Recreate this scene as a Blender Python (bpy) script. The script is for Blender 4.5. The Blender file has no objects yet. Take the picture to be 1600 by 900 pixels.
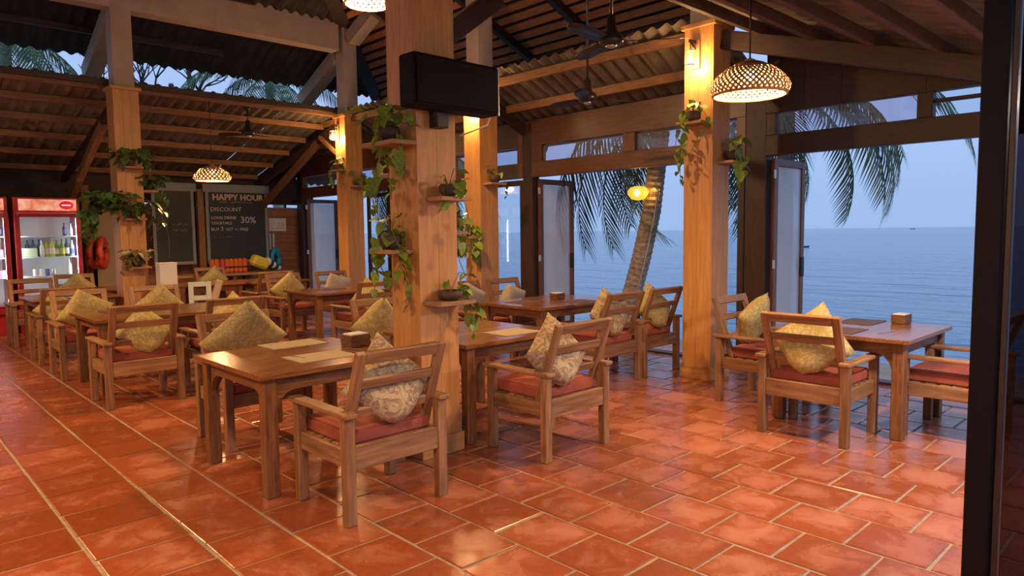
import bpy, bmesh, math, random
from mathutils import Vector, Matrix, Euler
random.seed(7)
PI = math.pi
sc = bpy.context.scene
COL = sc.collection

# ------------------------------------------------------------------ camera
CAM_H = 1.62
FPX, YAW, PITCH, ROLL = 1088.69, 0.761532, 0.0801684, -0.0118649
_f = Vector((math.sin(YAW)*math.cos(PITCH), math.cos(YAW)*math.cos(PITCH), -math.sin(PITCH)))
_r = Vector((math.cos(YAW), -math.sin(YAW), 0)); _u = _r.cross(_f)
_r2 = _r*math.cos(ROLL) + _u*math.sin(ROLL); _u2 = -_r*math.sin(ROLL) + _u*math.cos(ROLL)
cam_d = bpy.data.cameras.new('camera'); cam = bpy.data.objects.new('camera', cam_d); COL.objects.link(cam)
cam.matrix_world = Matrix(((_r2.x, _u2.x, -_f.x, 0), (_r2.y, _u2.y, -_f.y, 0), (_r2.z, _u2.z, -_f.z, CAM_H), (0, 0, 0, 1)))
cam_d.sensor_width = 36; cam_d.sensor_fit = 'HORIZONTAL'; cam_d.lens = FPX/1600*36
cam_d.clip_start = 0.05; cam_d.clip_end = 60000
sc.camera = cam
def ray(px):
    return _r2*((px[0]-800)/FPX) + _u2*(-(px[1]-450)/FPX) + _f
def hit(px, axis, val):
    d = ray(px); o = Vector((0, 0, CAM_H)); return o + d*((val-o[axis])/d[axis])
def project(p):
    d = Vector(p)-Vector((0, 0, CAM_H)); w = d.dot(_f)
    return (800+FPX*d.dot(_r2)/w, 450-FPX*d.dot(_u2)/w, w)

# ------------------------------------------------------------------ world, sky, exposure
W = bpy.data.worlds.new('dusk_sky'); sc.world = W; W.use_nodes = True
nt = W.node_tree; nt.nodes.clear()
o_ = nt.nodes.new('ShaderNodeOutputWorld'); b_ = nt.nodes.new('ShaderNodeBackground')
tc = nt.nodes.new('ShaderNodeTexCoord'); sp = nt.nodes.new('ShaderNodeSeparateXYZ'); rp = nt.nodes.new('ShaderNodeValToRGB')
nt.links.new(tc.outputs['Generated'], sp.inputs[0]); nt.links.new(sp.outputs['Z'], rp.inputs[0])
nt.links.new(rp.outputs[0], b_.inputs[0]); nt.links.new(b_.outputs[0], o_.inputs[0])
e = rp.color_ramp.elements
e[0].position = 0.0; e[0].color = (0.30, 0.45, 0.74, 1)
e[1].position = 0.5; e[1].color = (0.38, 0.53, 0.86, 1)
n_ = e.new(0.12); n_.color = (0.35, 0.50, 0.83, 1)
b_.inputs[1].default_value = 1.0
sc.view_settings.view_transform = 'Standard'; sc.view_settings.look = 'None'
sc.view_settings.gamma = 1.0; sc.view_settings.use_curve_mapping = False
sc.view_settings.exposure = 0.18
WARM = (1.0, 0.60, 0.26)

# ------------------------------------------------------------------ materials
MATS = {}
def newmat(name):
    m = bpy.data.materials.new(name); m.use_nodes = True; MATS[name] = m
    return m, m.node_tree, m.node_tree.nodes['Principled BSDF']
def plain(name, col, rough=0.5, metal=0.0, emit=None, es=0.0, spec=0.5):
    m, t, b = newmat(name)
    b.inputs['Base Color'].default_value = (*col, 1); b.inputs['Roughness'].default_value = rough
    b.inputs['Metallic'].default_value = metal; b.inputs['Specular IOR Level'].default_value = spec
    if emit: b.inputs['Emission Color'].default_value = (*emit, 1); b.inputs['Emission Strength'].default_value = es
    return m
def noisy(name, c1, c2, scale=8, stretch=(1, 1, 1), rough=(0.4, 0.6), bump=0.1, detail=6, rnd=0.15, spec=0.5, c3=None, dist=0.5):
    """colour from stretched noise, with a per-object brightness shift"""
    m, t, b = newmat(name); N = t.nodes.new; L = t.links.new
    tc = N('ShaderNodeTexCoord'); mp = N('ShaderNodeMapping'); mp.inputs['Scale'].default_value = stretch
    oi = N('ShaderNodeObjectInfo'); va = N('ShaderNodeVectorMath'); va.operation = 'SCALE'; va.inputs[0].default_value = (37, 19, 53)
    L(oi.outputs['Random'], va.inputs['Scale']); ad = N('ShaderNodeVectorMath'); ad.operation = 'ADD'
    L(tc.outputs['Object'], ad.inputs[0]); L(va.outputs[0], ad.inputs[1]); L(ad.outputs[0], mp.inputs[0])
    nz = N('ShaderNodeTexNoise'); nz.inputs['Scale'].default_value = scale; nz.inputs['Detail'].default_value = detail
    nz.inputs['Distortion'].default_value = dist
    L(mp.outputs[0], nz.inputs['Vector'])
    cr = N('ShaderNodeValToRGB'); cr.color_ramp.elements[0].position = 0.3; cr.color_ramp.elements[1].position = 0.72
    cr.color_ramp.elements[0].color = (*c1, 1); cr.color_ramp.elements[1].color = (*c2, 1)
    if c3: q = cr.color_ramp.elements.new(0.52); q.color = (*c3, 1)
    L(nz.outputs['Fac'], cr.inputs[0])
    hs = N('ShaderNodeHueSaturation'); mr = N('ShaderNodeMapRange')
    mr.inputs['To Min'].default_value = 1-rnd; mr.inputs['To Max'].default_value = 1+rnd
    L(oi.outputs['Random'], mr.inputs['Value']); L(mr.outputs[0], hs.inputs['Value']); L(cr.outputs[0], hs.inputs['Color'])
    L(hs.outputs[0], b.inputs['Base Color'])
    rr = N('ShaderNodeMapRange'); rr.inputs['To Min'].default_value = rough[0]; rr.inputs['To Max'].default_value = rough[1]
    L(nz.outputs['Fac'], rr.inputs['Value']); L(rr.outputs[0], b.inputs['Roughness'])
    b.inputs['Specular IOR Level'].default_value = spec
    if bump:
        bp = N('ShaderNodeBump'); bp.inputs['Strength'].default_value = bump; bp.inputs['Distance'].default_value = 0.01
        L(nz.outputs['Fac'], bp.inputs['Height']); L(bp.outputs[0], b.inputs['Normal'])
    return m
GR = (1.2, 14, 14)
noisy('chair_wood', (0.175, 0.077, 0.032), (0.38, 0.20, 0.092), 3.2, (1.0, 11, 11), (0.42, 0.62), 0.12, rnd=0.2, c3=(0.27, 0.13, 0.055))
noisy('table_wood', (0.13, 0.045, 0.014), (0.33, 0.135, 0.045), 5, GR, (0.14, 0.28), 0.05, rnd=0.12)
noisy('table_leg_wood', (0.11, 0.042, 0.015), (0.29, 0.125, 0.045), 5, GR, (0.3, 0.5), 0.08, rnd=0.1)
noisy('column_board', (0.46, 0.20, 0.055), (0.62, 0.31, 0.10), 2.2, GR, (0.38, 0.55), 0.05, rnd=0.05)
noisy('shelf_wood', (0.26, 0.12, 0.05), (0.46, 0.25, 0.12), 5, GR, (0.5, 0.7), 0.1)
noisy('roof_timber', (0.14, 0.062, 0.022), (0.30, 0.14, 0.05), 4, GR, (0.55, 0.8), 0.1)
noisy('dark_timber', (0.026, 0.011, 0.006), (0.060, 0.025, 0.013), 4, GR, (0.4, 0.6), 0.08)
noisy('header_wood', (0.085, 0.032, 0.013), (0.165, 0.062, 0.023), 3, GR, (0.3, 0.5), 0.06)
noisy('door_wood', (0.11, 0.04, 0.028), (0.19, 0.08, 0.055), 3, GR, (0.3, 0.5), 0.06)
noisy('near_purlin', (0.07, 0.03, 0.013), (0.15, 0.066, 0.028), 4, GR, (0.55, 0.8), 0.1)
noisy('batten_wood', (0.30, 0.11, 0.035), (0.52, 0.21, 0.07), 4, GR, (0.6, 0.8), 0.1, rnd=0.35)
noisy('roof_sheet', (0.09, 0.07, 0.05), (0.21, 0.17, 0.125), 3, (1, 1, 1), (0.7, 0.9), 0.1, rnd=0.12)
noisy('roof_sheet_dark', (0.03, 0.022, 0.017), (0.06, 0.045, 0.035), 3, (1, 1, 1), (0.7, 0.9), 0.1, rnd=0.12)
noisy('concrete', (0.42, 0.31, 0.21), (0.50, 0.385, 0.27), 3, (1, 1, 1), (0.6, 0.8), 0.03, rnd=0.03)
noisy('wall_plank', (0.22, 0.085, 0.035), (0.40, 0.17, 0.075), 3, GR, (0.5, 0.7), 0.1, rnd=0.2)
noisy('dark_wall', (0.03, 0.018, 0.012), (0.06, 0.035, 0.02), 3, GR, (0.7, 0.9), 0.1, rnd=0.2)
noisy('cushion_red', (0.27, 0.055, 0.032), (0.42, 0.10, 0.055), 6, (1, 1, 1), (0.75, 0.95), 0.05, rnd=0.12)
noisy('grout', (0.27, 0.19, 0.125), (0.43, 0.325, 0.23), 20, (1, 1, 1), (0.7, 0.9), 0.2, rnd=0)
noisy('placemat', (0.36, 0.27, 0.155), (0.46, 0.35, 0.21), 60, (1, 8, 1), (0.7, 0.9), 0.1, rnd=0.1)
noisy('placemat_dark', (0.09, 0.04, 0.02), (0.15, 0.07, 0.035), 60, (1, 8, 1), (0.5, 0.7), 0.1, rnd=0.1)
noisy('wicker', (0.10, 0.035, 0.014), (0.28, 0.11, 0.045), 30, (1, 1, 1), (0.5, 0.7), 0.3)
noisy('rattan', (0.30, 0.14, 0.07), (0.58, 0.34, 0.17), 20, (1, 1, 1), (0.5, 0.7), 0.1)
noisy('pot_shell', (0.035, 0.018, 0.012), (0.13, 0.065, 0.035), 10, (1, 1, 1), (0.5, 0.8), 0.3)
noisy('leaf', (0.075, 0.16, 0.018), (0.33, 0.42, 0.05), 9, (1, 1, 1), (0.3, 0.45), 0.05, rnd=0.35)
noisy('leaf_dark', (0.03, 0.075, 0.013), (0.10, 0.19, 0.035), 9, (1, 1, 1), (0.35, 0.5), 0.05, rnd=0.3)
noisy('vine', (0.12, 0.10, 0.03), (0.22, 0.18, 0.06), 9)
noisy('palm_leaf', (0.035, 0.085, 0.03), (0.11, 0.18, 0.065), 3, (1, 1, 1), (0.4, 0.6), 0, rnd=0.25)
noisy('palm_rib', (0.16, 0.18, 0.06), (0.24, 0.26, 0.1), 3)
noisy('palm_bark', (0.24, 0.18, 0.145), (0.60, 0.50, 0.42), 14, (1, 1, 2), (0.8, 0.95), 0.4, rnd=0)
noisy('bark_branch', (0.06, 0.045, 0.035), (0.12, 0.09, 0.07), 9)
noisy('sand', (0.34, 0.27, 0.19), (0.46, 0.38, 0.28), 6)
plain('black_plastic', (0.012, 0.011, 0.010), 0.45)
plain('jamb_black', (0.010, 0.006, 0.006), 0.6, spec=0.12)
plain('fan_black', (0.02, 0.017, 0.014), 0.3)
plain('steel', (0.75, 0.73, 0.7), 0.25, 1.0)
plain('pale_metal', (0.62, 0.56, 0.5), 0.35, 0.7)
plain('white_paint', (0.78, 0.78, 0.76), 0.5)
plain('paper', (0.74, 0.70, 0.64), 0.8)
plain('grey_ink', (0.35, 0.33, 0.31), 0.8)
plain('black_ink', (0.02, 0.02, 0.02), 0.7)
plain('fridge_red', (0.42, 0.022, 0.024), 0.3)
plain('fridge_white', (0.72, 0.80, 0.80), 0.45)
plain('fridge_tube', (1, 1, 1), 0.5, emit=(0.80, 0.95, 1.0), es=26.0)
plain('logo_red', (0.55, 0.02, 0.03), 0.4, emit=(0.7, 0.02, 0.04), es=0.7)
plain('logo_white', (0.9, 0.9, 0.9), 0.5, emit=(1, 0.9, 0.9), es=0.7)
plain('slate', (0.018, 0.021, 0.019), 0.55)
plain('board_frame', (0.21, 0.235, 0.25), 0.6)
plain('chalk', (0.56, 0.53, 0.50), 0.9)
plain('chalk_pink', (0.56, 0.40, 0.36), 0.9)
plain('chalk_faint', (0.32, 0.32, 0.30), 0.9)
plain('bulb', (1, 0.8, 0.4), 0.4, emit=(1.0, 0.66, 0.25), es=40.0)
plain('bulb_soft', (1, 0.8, 0.4), 0.4, emit=(1.0, 0.62, 0.12), es=14.0)
plain('lamp_yellow', (0.9, 0.5, 0.08), 0.5, emit=(1.0, 0.50, 0.05), es=1.1)
plain('ring_orange', (0.62, 0.075, 0.03), 0.45)
plain('ring_blue', (0.02, 0.30, 0.50), 0.4)
plain('vest_orange', (0.70, 0.14, 0.03), 0.8)
plain('float_yellow', (0.72, 0.58, 0.03), 0.5)
plain('crate_pink', (0.62, 0.07, 0.10), 0.5)
plain('tub_blue', (0.03, 0.12, 0.32), 0.5)
plain('cream_panel', (0.40, 0.30, 0.18), 0.7)
plain('cloth_tan', (0.50, 0.37, 0.24), 0.9)
plain('white_plastic', (0.55, 0.58, 0.52), 0.5)
plain('bottle_green', (0.12, 0.30, 0.04), 0.12)
plain('bottle_yellow', (0.52, 0.50, 0.08), 0.15)
plain('bottle_clear', (0.62, 0.70, 0.66), 0.15)
plain('bottle_dark', (0.03, 0.04, 0.05), 0.2)
plain('label_cream', (0.75, 0.74, 0.62), 0.6)
plain('label_blue', (0.12, 0.16, 0.50), 0.6)
plain('carton_pink', (0.72, 0.32, 0.45), 0.6)
plain('carton_green', (0.55, 0.68, 0.42), 0.6)
plain('cable_white', (0.6, 0.58, 0.5), 0.5)
plain('hull', (0.06, 0.10, 0.2), 0.5)
plain('foam_white', (0.8, 0.84, 0.9), 0.9)
# terracotta: colour patches where the glaze has worn to pale clay, glossier where it is left
m, t, b = newmat('terracotta'); N = t.nodes.new; L = t.links.new
ge = N('ShaderNodeNewGeometry'); oi = N('ShaderNodeObjectInfo')
n1 = N('ShaderNodeTexNoise'); n1.inputs['Scale'].default_value = 4.2; n1.inputs['Detail'].default_value = 7; n1.inputs['Roughness'].default_value = 0.62; n1.inputs['Distortion'].default_value = 0.6
n2 = N('ShaderNodeTexNoise'); n2.inputs['Scale'].default_value = 26; n2.inputs['Detail'].default_value = 5
n3 = N('ShaderNodeTexNoise'); n3.inputs['Scale'].default_value = 1.1
for n in (n1, n2, n3): L(ge.outputs['Position'], n.inputs['Vector'])
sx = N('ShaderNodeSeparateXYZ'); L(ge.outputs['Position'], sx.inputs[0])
wx = N('ShaderNodeMapRange'); wx.inputs['From Min'].default_value = 1.5; wx.inputs['From Max'].default_value = 6.0; wx.inputs['To Min'].default_value = -0.07; wx.inputs['To Max'].default_value = 0.09  # pale patches grow more frequent towards +x
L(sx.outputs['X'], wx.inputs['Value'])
uv = N('ShaderNodeUVMap'); uv.uv_map = 'tile'; su = N('ShaderNodeSeparateXYZ'); L(uv.outputs[0], su.inputs[0])
ab = []
for ch in ('X', 'Y'):
    q_ = N('ShaderNodeMath'); q_.operation = 'ABSOLUTE'; L(su.outputs[ch], q_.inputs[0]); ab.append(q_)
mxm = N('ShaderNodeMath'); mxm.operation = 'MAXIMUM'; L(ab[0].outputs[0], mxm.inputs[0]); L(ab[1].outputs[0], mxm.inputs[1])
pwm = N('ShaderNodeMath'); pwm.operation = 'POWER'; pwm.inputs[1].default_value = 4.0; L(mxm.outputs[0], pwm.inputs[0])
edg = N('ShaderNodeMath'); edg.operation = 'MULTIPLY_ADD'; edg.inputs[1].default_value = -0.22; edg.inputs[2].default_value = 0.05; L(pwm.outputs[0], edg.inputs[0])
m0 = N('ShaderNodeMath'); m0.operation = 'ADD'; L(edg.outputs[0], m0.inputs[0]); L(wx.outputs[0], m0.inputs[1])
tr_ = N('ShaderNodeMath'); tr_.operation = 'MULTIPLY_ADD'; tr_.inputs[1].default_value = 0.12; tr_.inputs[2].default_value = -0.06; L(oi.outputs['Random'], tr_.inputs[0])
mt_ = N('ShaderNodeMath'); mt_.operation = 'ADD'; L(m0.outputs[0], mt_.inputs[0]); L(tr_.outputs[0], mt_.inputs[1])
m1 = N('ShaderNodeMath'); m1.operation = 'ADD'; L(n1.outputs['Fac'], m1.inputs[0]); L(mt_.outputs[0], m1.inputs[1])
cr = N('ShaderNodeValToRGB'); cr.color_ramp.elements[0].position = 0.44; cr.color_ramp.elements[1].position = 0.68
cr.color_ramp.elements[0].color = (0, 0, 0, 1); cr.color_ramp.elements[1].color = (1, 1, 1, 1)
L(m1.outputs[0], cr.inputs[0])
c0 = N('ShaderNodeMixRGB'); c0.inputs[1].default_value = (0.26, 0.056, 0.018, 1); c0.inputs[2].default_value = (0.38, 0.098, 0.034, 1)
L(n2.outputs['Fac'], c0.inputs[0])
c1 = N('ShaderNodeMixRGB'); c1.inputs[2].default_value = (0.52, 0.215, 0.13, 1); L(c0.outputs[0], c1.inputs[1])
sc_ = N('ShaderNodeMath'); sc_.operation = 'MULTIPLY'; sc_.inputs[1].default_value = 0.62; L(cr.outputs[0], sc_.inputs[0]); L(sc_.outputs[0], c1.inputs[0])
hs = N('ShaderNodeHueSaturation'); mr = N('ShaderNodeMapRange'); mr.inputs['To Min'].default_value = 0.82; mr.inputs['To Max'].default_value = 1.15
L(oi.outputs['Random'], mr.inputs['Value']); L(mr.outputs[0], hs.inputs['Value']); L(c1.outputs[0], hs.inputs['Color']); L(hs.outputs[0], b.inputs['Base Color'])
rr = N('ShaderNodeMapRange'); rr.inputs['To Min'].default_value = 0.22; rr.inputs['To Max'].default_value = 0.36; L(cr.outputs[0], rr.inputs['Value']); L(rr.outputs[0], b.inputs['Roughness'])
bp = N('ShaderNodeBump'); bp.inputs['Strength'].default_value = 0.10; bp.inputs['Distance'].default_value = 0.01
mx = N('ShaderNodeMath'); mx.operation = 'ADD'; L(n2.outputs['Fac'], mx.inputs[0]); L(n1.outputs['Fac'], mx.inputs[1]); L(mx.outputs[0], bp.inputs['Height']); L(bp.outputs[0], b.inputs['Normal'])
# pillow: floral brocade
def pillow_mat(name, ca, cb, cc):
    m, t, b = newmat(name); N = t.nodes.new; L = t.links.new
    tc = N('ShaderNodeTexCoord'); nz = N('ShaderNodeTexNoise'); nz.inputs['Scale'].default_value = 9; nz.inputs['Detail'].default_value = 2; nz.inputs['Distortion'].default_value = 2.2
    oi = N('ShaderNodeObjectInfo'); ad = N('ShaderNodeVectorMath'); ad.operation = 'ADD'; L(tc.outputs['Object'], ad.inputs[0]); L(oi.outputs['Random'], ad.inputs[1]); L(ad.outputs[0], nz.inputs['Vector'])
    vo = N('ShaderNodeTexVoronoi'); vo.inputs['Scale'].default_value = 24; vo.feature = 'DISTANCE_TO_EDGE'; L(ad.outputs[0], vo.inputs['Vector'])
    cr = N('ShaderNodeValToRGB'); cr.color_ramp.elements[0].position = 0.44; cr.color_ramp.elements[1].position = 0.50
    cr.color_ramp.elements[0].color = (*ca, 1); cr.color_ramp.elements[1].color = (*cb, 1); L(nz.outputs['Fac'], cr.inputs[0])
    q = cr.color_ramp.elements.new(0.60); q.color = (*cb, 1); q = cr.color_ramp.elements.new(0.63); q.color = (*ca, 1)
    c2 = N('ShaderNodeValToRGB'); c2.color_ramp.elements[0].position = 0.03; c2.color_ramp.elements[1].position = 0.06; L(vo.outputs['Distance'], c2.inputs[0])
    mx = N('ShaderNodeMixRGB'); mx.inputs[1].default_value = (*cc, 1); L(c2.outputs[0], mx.inputs[0]); L(cr.outputs[0], mx.inputs[2]); L(mx.outputs[0], b.inputs['Base Color'])
    b.inputs['Roughness'].default_value = 0.8
    return m
pillow_mat('pillow_olive', (0.40, 0.30, 0.085), (0.50, 0.40, 0.19), (0.35, 0.255, 0.075))
pillow_mat('pillow_floral', (0.50, 0.38, 0.22), (0.26, 0.17, 0.11), (0.42, 0.31, 0.13))
pillow_mat('pillow_pale', (0.50, 0.42, 0.31), (0.44, 0.36, 0.26), (0.40, 0.33, 0.22))
# glass: thin pane, clear with fresnel reflection
def glass_mat(name, tint, haze=0.0, refl=1.0):
    m = bpy.data.materials.new(name); m.use_nodes = True; MATS[name] = m; t = m.node_tree; t.nodes.clear(); N = t.nodes.new; L = t.links.new
    o = N('ShaderNodeOutputMaterial'); tr = N('ShaderNodeBsdfTransparent'); tr.inputs[0].default_value = (*tint, 1)
    gl = N('ShaderNodeBsdfGlossy'); gl.inputs['Roughness'].default_value = 0.03; fr = N('ShaderNodeLayerWeight'); fr.inputs[0].default_value = 0.5
    pw = N('ShaderNodeMath'); pw.operation = 'POWER'; pw.inputs[1].default_value = 4.0; L(fr.outputs['Facing'], pw.inputs[0])
    mu = N('ShaderNodeMath'); mu.operation = 'MULTIPLY_ADD'; mu.inputs[1].default_value = 0.9*refl; mu.inputs[2].default_value = 0.04*refl; mu.use_clamp = True; L(pw.outputs[0], mu.inputs[0])
    mx = N('ShaderNodeMixShader'); L(mu.outputs[0], mx.inputs[0]); L(tr.outputs[0], mx.inputs[1]); L(gl.outputs[0], mx.inputs[2])
    if haze:
        df = N('ShaderNodeBsdfDiffuse'); df.inputs[0].default_value = (0.78, 0.76, 0.76, 1); m2 = N('ShaderNodeMixShader'); m2.inputs[0].default_value = haze
        L(mx.outputs[0], m2.inputs[1]); L(df.outputs[0], m2.inputs[2]); L(m2.outputs[0], o.inputs[0])
    else: L(mx.outputs[0], o.inputs[0])
    return m
glass_mat('glass', (0.92, 0.95, 0.97)); glass_mat('glass_dusty', (0.80, 0.82, 0.90), 0.10); glass_mat('glass_reflect_tint', (0.22, 0.2, 0.22), 0.0, 0.6); glass_mat('glass_reflect_haze', (0.85, 0.86, 0.88), 0.5, 1.5)
glass_mat('lamp_glass', (1.0, 0.92, 0.75), 0.0, 0.6)
# banner of the drinks fridge (lit sign)
m, t, b = newmat('fridge_banner'); N = t.nodes.new; L = t.links.new
tc = N('ShaderNodeTexCoord'); nz = N('ShaderNodeTexNoise'); nz.inputs['Scale'].default_value = 7; L(tc.outputs['Object'], nz.inputs['Vector'])
cr = N('ShaderNodeValToRGB'); cr.color_ramp.elements[0].position = 0.38; cr.color_ramp.elements[1].position = 0.62
cr.color_ramp.elements[0].color = (0.62, 0.16, 0.07, 1); cr.color_ramp.elements[1].color = (0.80, 0.42, 0.30, 1)
L(nz.outputs['Fac'], cr.inputs[0]); L(cr.outputs[0], b.inputs['Base Color']); L(cr.outputs[0], b.inputs['Emission Color']); b.inputs['Emission Strength'].default_value = 0.75
# sea
m, t, b = newmat('sea_water'); N = t.nodes.new; L = t.links.new
b.inputs['Base Color'].default_value = (0.11, 0.24, 0.35, 1); b.inputs['Roughness'].default_value = 0.12; b.inputs['IOR'].default_value = 1.33
ge = N('ShaderNodeNewGeometry'); mp = N('ShaderNodeMapping'); mp.inputs['Rotation'].default_value = (0, 0, 0.35); mp.inputs['Scale'].default_value = (0.55, 0.16, 1)
L(ge.outputs['Position'], mp.inputs[0])
w1 = N('ShaderNodeTexNoise'); w1.inputs['Scale'].default_value = 0.8; w1.inputs['Detail'].default_value = 5; w1.inputs['Roughness'].default_value = 0.55; L(mp.outputs[0], w1.inputs['Vector'])
bp = N('ShaderNodeBump'); bp.inputs['Strength'].default_value = 1.0; bp.inputs['Distance'].default_value = 0.7; L(w1.outputs['Fac'], bp.inputs['Height']); L(bp.outputs[0], b.inputs['Normal'])

# ------------------------------------------------------------------ mesh helpers
MESH = {}
def link(name, me, mat, parent=None, loc=(0, 0, 0), rot=None, scale=None):
    if me.materials: pass
    elif mat: me.materials.append(MATS[mat])
    o = bpy.data.objects.new(name, me); COL.objects.link(o)
    if parent: o.parent = parent
    o.location = loc
    if rot is not None:
        o.rotation_euler = rot.to_euler() if isinstance(rot, Matrix) else rot
    if scale is not None: o.scale = scale
    return o
def mesh_from(name, verts, faces, smooth=False):
    me = bpy.data.meshes.new(name); me.from_pydata([tuple(v) for v in verts], [], faces); me.update()
    if smooth:
        for p in me.polygons: p.use_smooth = True
    return me
def box_mesh(L_, w, h, bev, mat):
    key = ('box', round(L_, 4), round(w, 4), round(h, 4), bev, mat)
    if key in MESH: return MESH[key]
    bm = bmesh.new(); bmesh.ops.create_cube(bm, size=1)
    for v in bm.verts: v.co = Vector((v.co.x*L_, v.co.y*w, v.co.z*h))
    if bev: bmesh.ops.bevel(bm, geom=bm.edges[:], offset=min(bev, 0.3*min(L_, w, h)), segments=1, affect='EDGES')
    me = bpy.data.meshes.new('box'); bm.to_mesh(me); bm.free(); me.materials.append(MATS[mat]); MESH[key] = me
    return me
def bar(name, parent, c, d, mat, bev=0.004, rot=None):
    """axis-aligned box of size d about c; the mesh lies along its longest side so that the grain follows it"""
    d = list(d); i = d.index(max(d))
    if i == 0: me = box_mesh(d[0], d[1], d[2], bev, mat); r = Matrix.Identity(3)
    elif i == 1: me = box_mesh(d[1], d[0], d[2], bev, mat); r = Matrix.Rotation(PI/2, 3, 'Z')
    else: me = box_mesh(d[2], d[1], d[0], bev, mat); r = Matrix.Rotation(-PI/2, 3, 'Y')
    if rot is not None: r = rot @ r
    return link(name, me, mat, parent, c, r)
def beam(name, parent, p0, p1, w, h, mat, bev=0.004):
    """timber of width w (level) and height h from p0 to p1"""
    p0, p1 = Vector(p0), Vector(p1); d = p1-p0; L_ = d.length; x = d.normalized()
    up = Vector((0, 0, 1)) if abs(x.z) < 0.98 else Vector((0, 1, 0))
    y = up.cross(x).normalized(); z = x.cross(y)
    r = Matrix((x, y, z)).transposed()
    return link(name, box_mesh(L_, w, h, bev, mat), mat, parent, (p0+p1)/2, r)
def lathe(prof, n=16, cap=True):
    vs = []; fs = []
    for r, z in prof:
        for k in range(n): a = 2*PI*k/n; vs.append((r*math.cos(a), r*math.sin(a), z))
    for j in range(len(prof)-1):
        for k in range(n): fs.append((j*n+k, j*n+(k+1) % n, (j+1)*n+(k+1) % n, (j+1)*n+k))
    if cap: fs.append(tuple(range(n-1, -1, -1))); fs.append(tuple(range((len(prof)-1)*n, len(prof)*n)))
    return vs, fs
def lathe_obj(name, parent, prof, mat, loc=(0, 0, 0), n=16, cap=True, rot=None):
    key = ('lathe', tuple(prof), mat, n, cap)
    if key not in MESH: v, f = lathe(prof, n, cap); MESH[key] = mesh_from(name, v, f, True)
    return link(name, MESH[key], mat, parent, loc, rot)
def tube_geo(pts, r, n=6, taper=None):
    pts = [Vector(p) for p in pts]; vs = []; fs = []
    for i, p in enumerate(pts):
        t = (pts[min(i+1, len(pts)-1)]-pts[max(i-1, 0)]).normalized()
        a = t.orthogonal().normalized() if abs(t.z) > 0.9 else Vector((0, 0, 1)).cross(t).normalized(); b2 = t.cross(a)
        rr = r if taper is None else r+(taper-r)*i/(len(pts)-1)
        for k in range(n): an = 2*PI*k/n; vs.append(p+a*rr*math.cos(an)+b2*rr*math.sin(an))
    for i in range(len(pts)-1):
        for k in range(n): fs.append((i*n+k, i*n+(k+1) % n, (i+1)*n+(k+1) % n, (i+1)*n+k))
    fs.append(tuple(range(n-1, -1, -1))); fs.append(tuple(range((len(pts)-1)*n, len(pts)*n)))
    return vs, fs
def tube(name, parent, pts, r, mat, n=6, taper=None, loc=(0, 0, 0)):
    v, f = tube_geo(pts, r, n, taper); return link(name, mesh_from(name, v, f, True), mat, parent, loc)
class Geo:
    def __init__(s): s.v = []; s.f = []
    def add(s, v, f):
        k = len(s.v); s.v += [tuple(x) for x in v]; s.f += [tuple(i+k for i in q) for q in f]
    def box(s, c, d, rot=None):
        vs = []
        for x in (-.5, .5):
            for y in (-.5, .5):
                for z in (-.5, .5):
                    p = Vector((x*d[0], y*d[1], z*d[2]))
                    if rot is not None: p = rot @ p
                    vs.append(p+Vector(c))
        s.add(vs, [(0, 1, 3, 2), (4, 6, 7, 5), (0, 4, 5, 1), (2, 3, 7, 6), (0, 2, 6, 4), (1, 5, 7, 3)])
    def obj(s, name, mat, parent=None, loc=(0, 0, 0), smooth=False, rot=None):
        return link(name, mesh_from(name, s.v, s.f, smooth), mat, parent, loc, rot)
def thing(name, label, cat, loc=(0, 0, 0), rotz=0, group=None):
    o = bpy.data.objects.new(name, None); COL.objects.link(o); o.location = loc; o.rotation_euler = (0, 0, rotz); o.empty_display_size = 0.1
    return tag(o, label, cat, group)
def tag(o, label, cat, group=None):
    o['label'] = label; o['category'] = cat
    if group: o['group'] = group
    return o
def struct(o): o['kind'] = 'structure'; return o
def root_struct(name):
    o = bpy.data.objects.new(name, None); COL.objects.link(o); o['kind'] = 'structure'; return o
def copy_tree(o, parent=None):
    c = o.copy(); COL.objects.link(c)
    if parent: c.parent = parent
    for ch in o.children: copy_tree(ch, c)
    return c
def point_light(name, parent, loc, watts, col=WARM, r=0.08):
    l = bpy.data.lights.new(name, 'POINT'); l.energy = watts; l.color = col; l.shadow_soft_size = r
    o = bpy.data.objects.new(name, l); COL.objects.link(o); o.location = loc
    if parent: o.parent = parent
    return o

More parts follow.
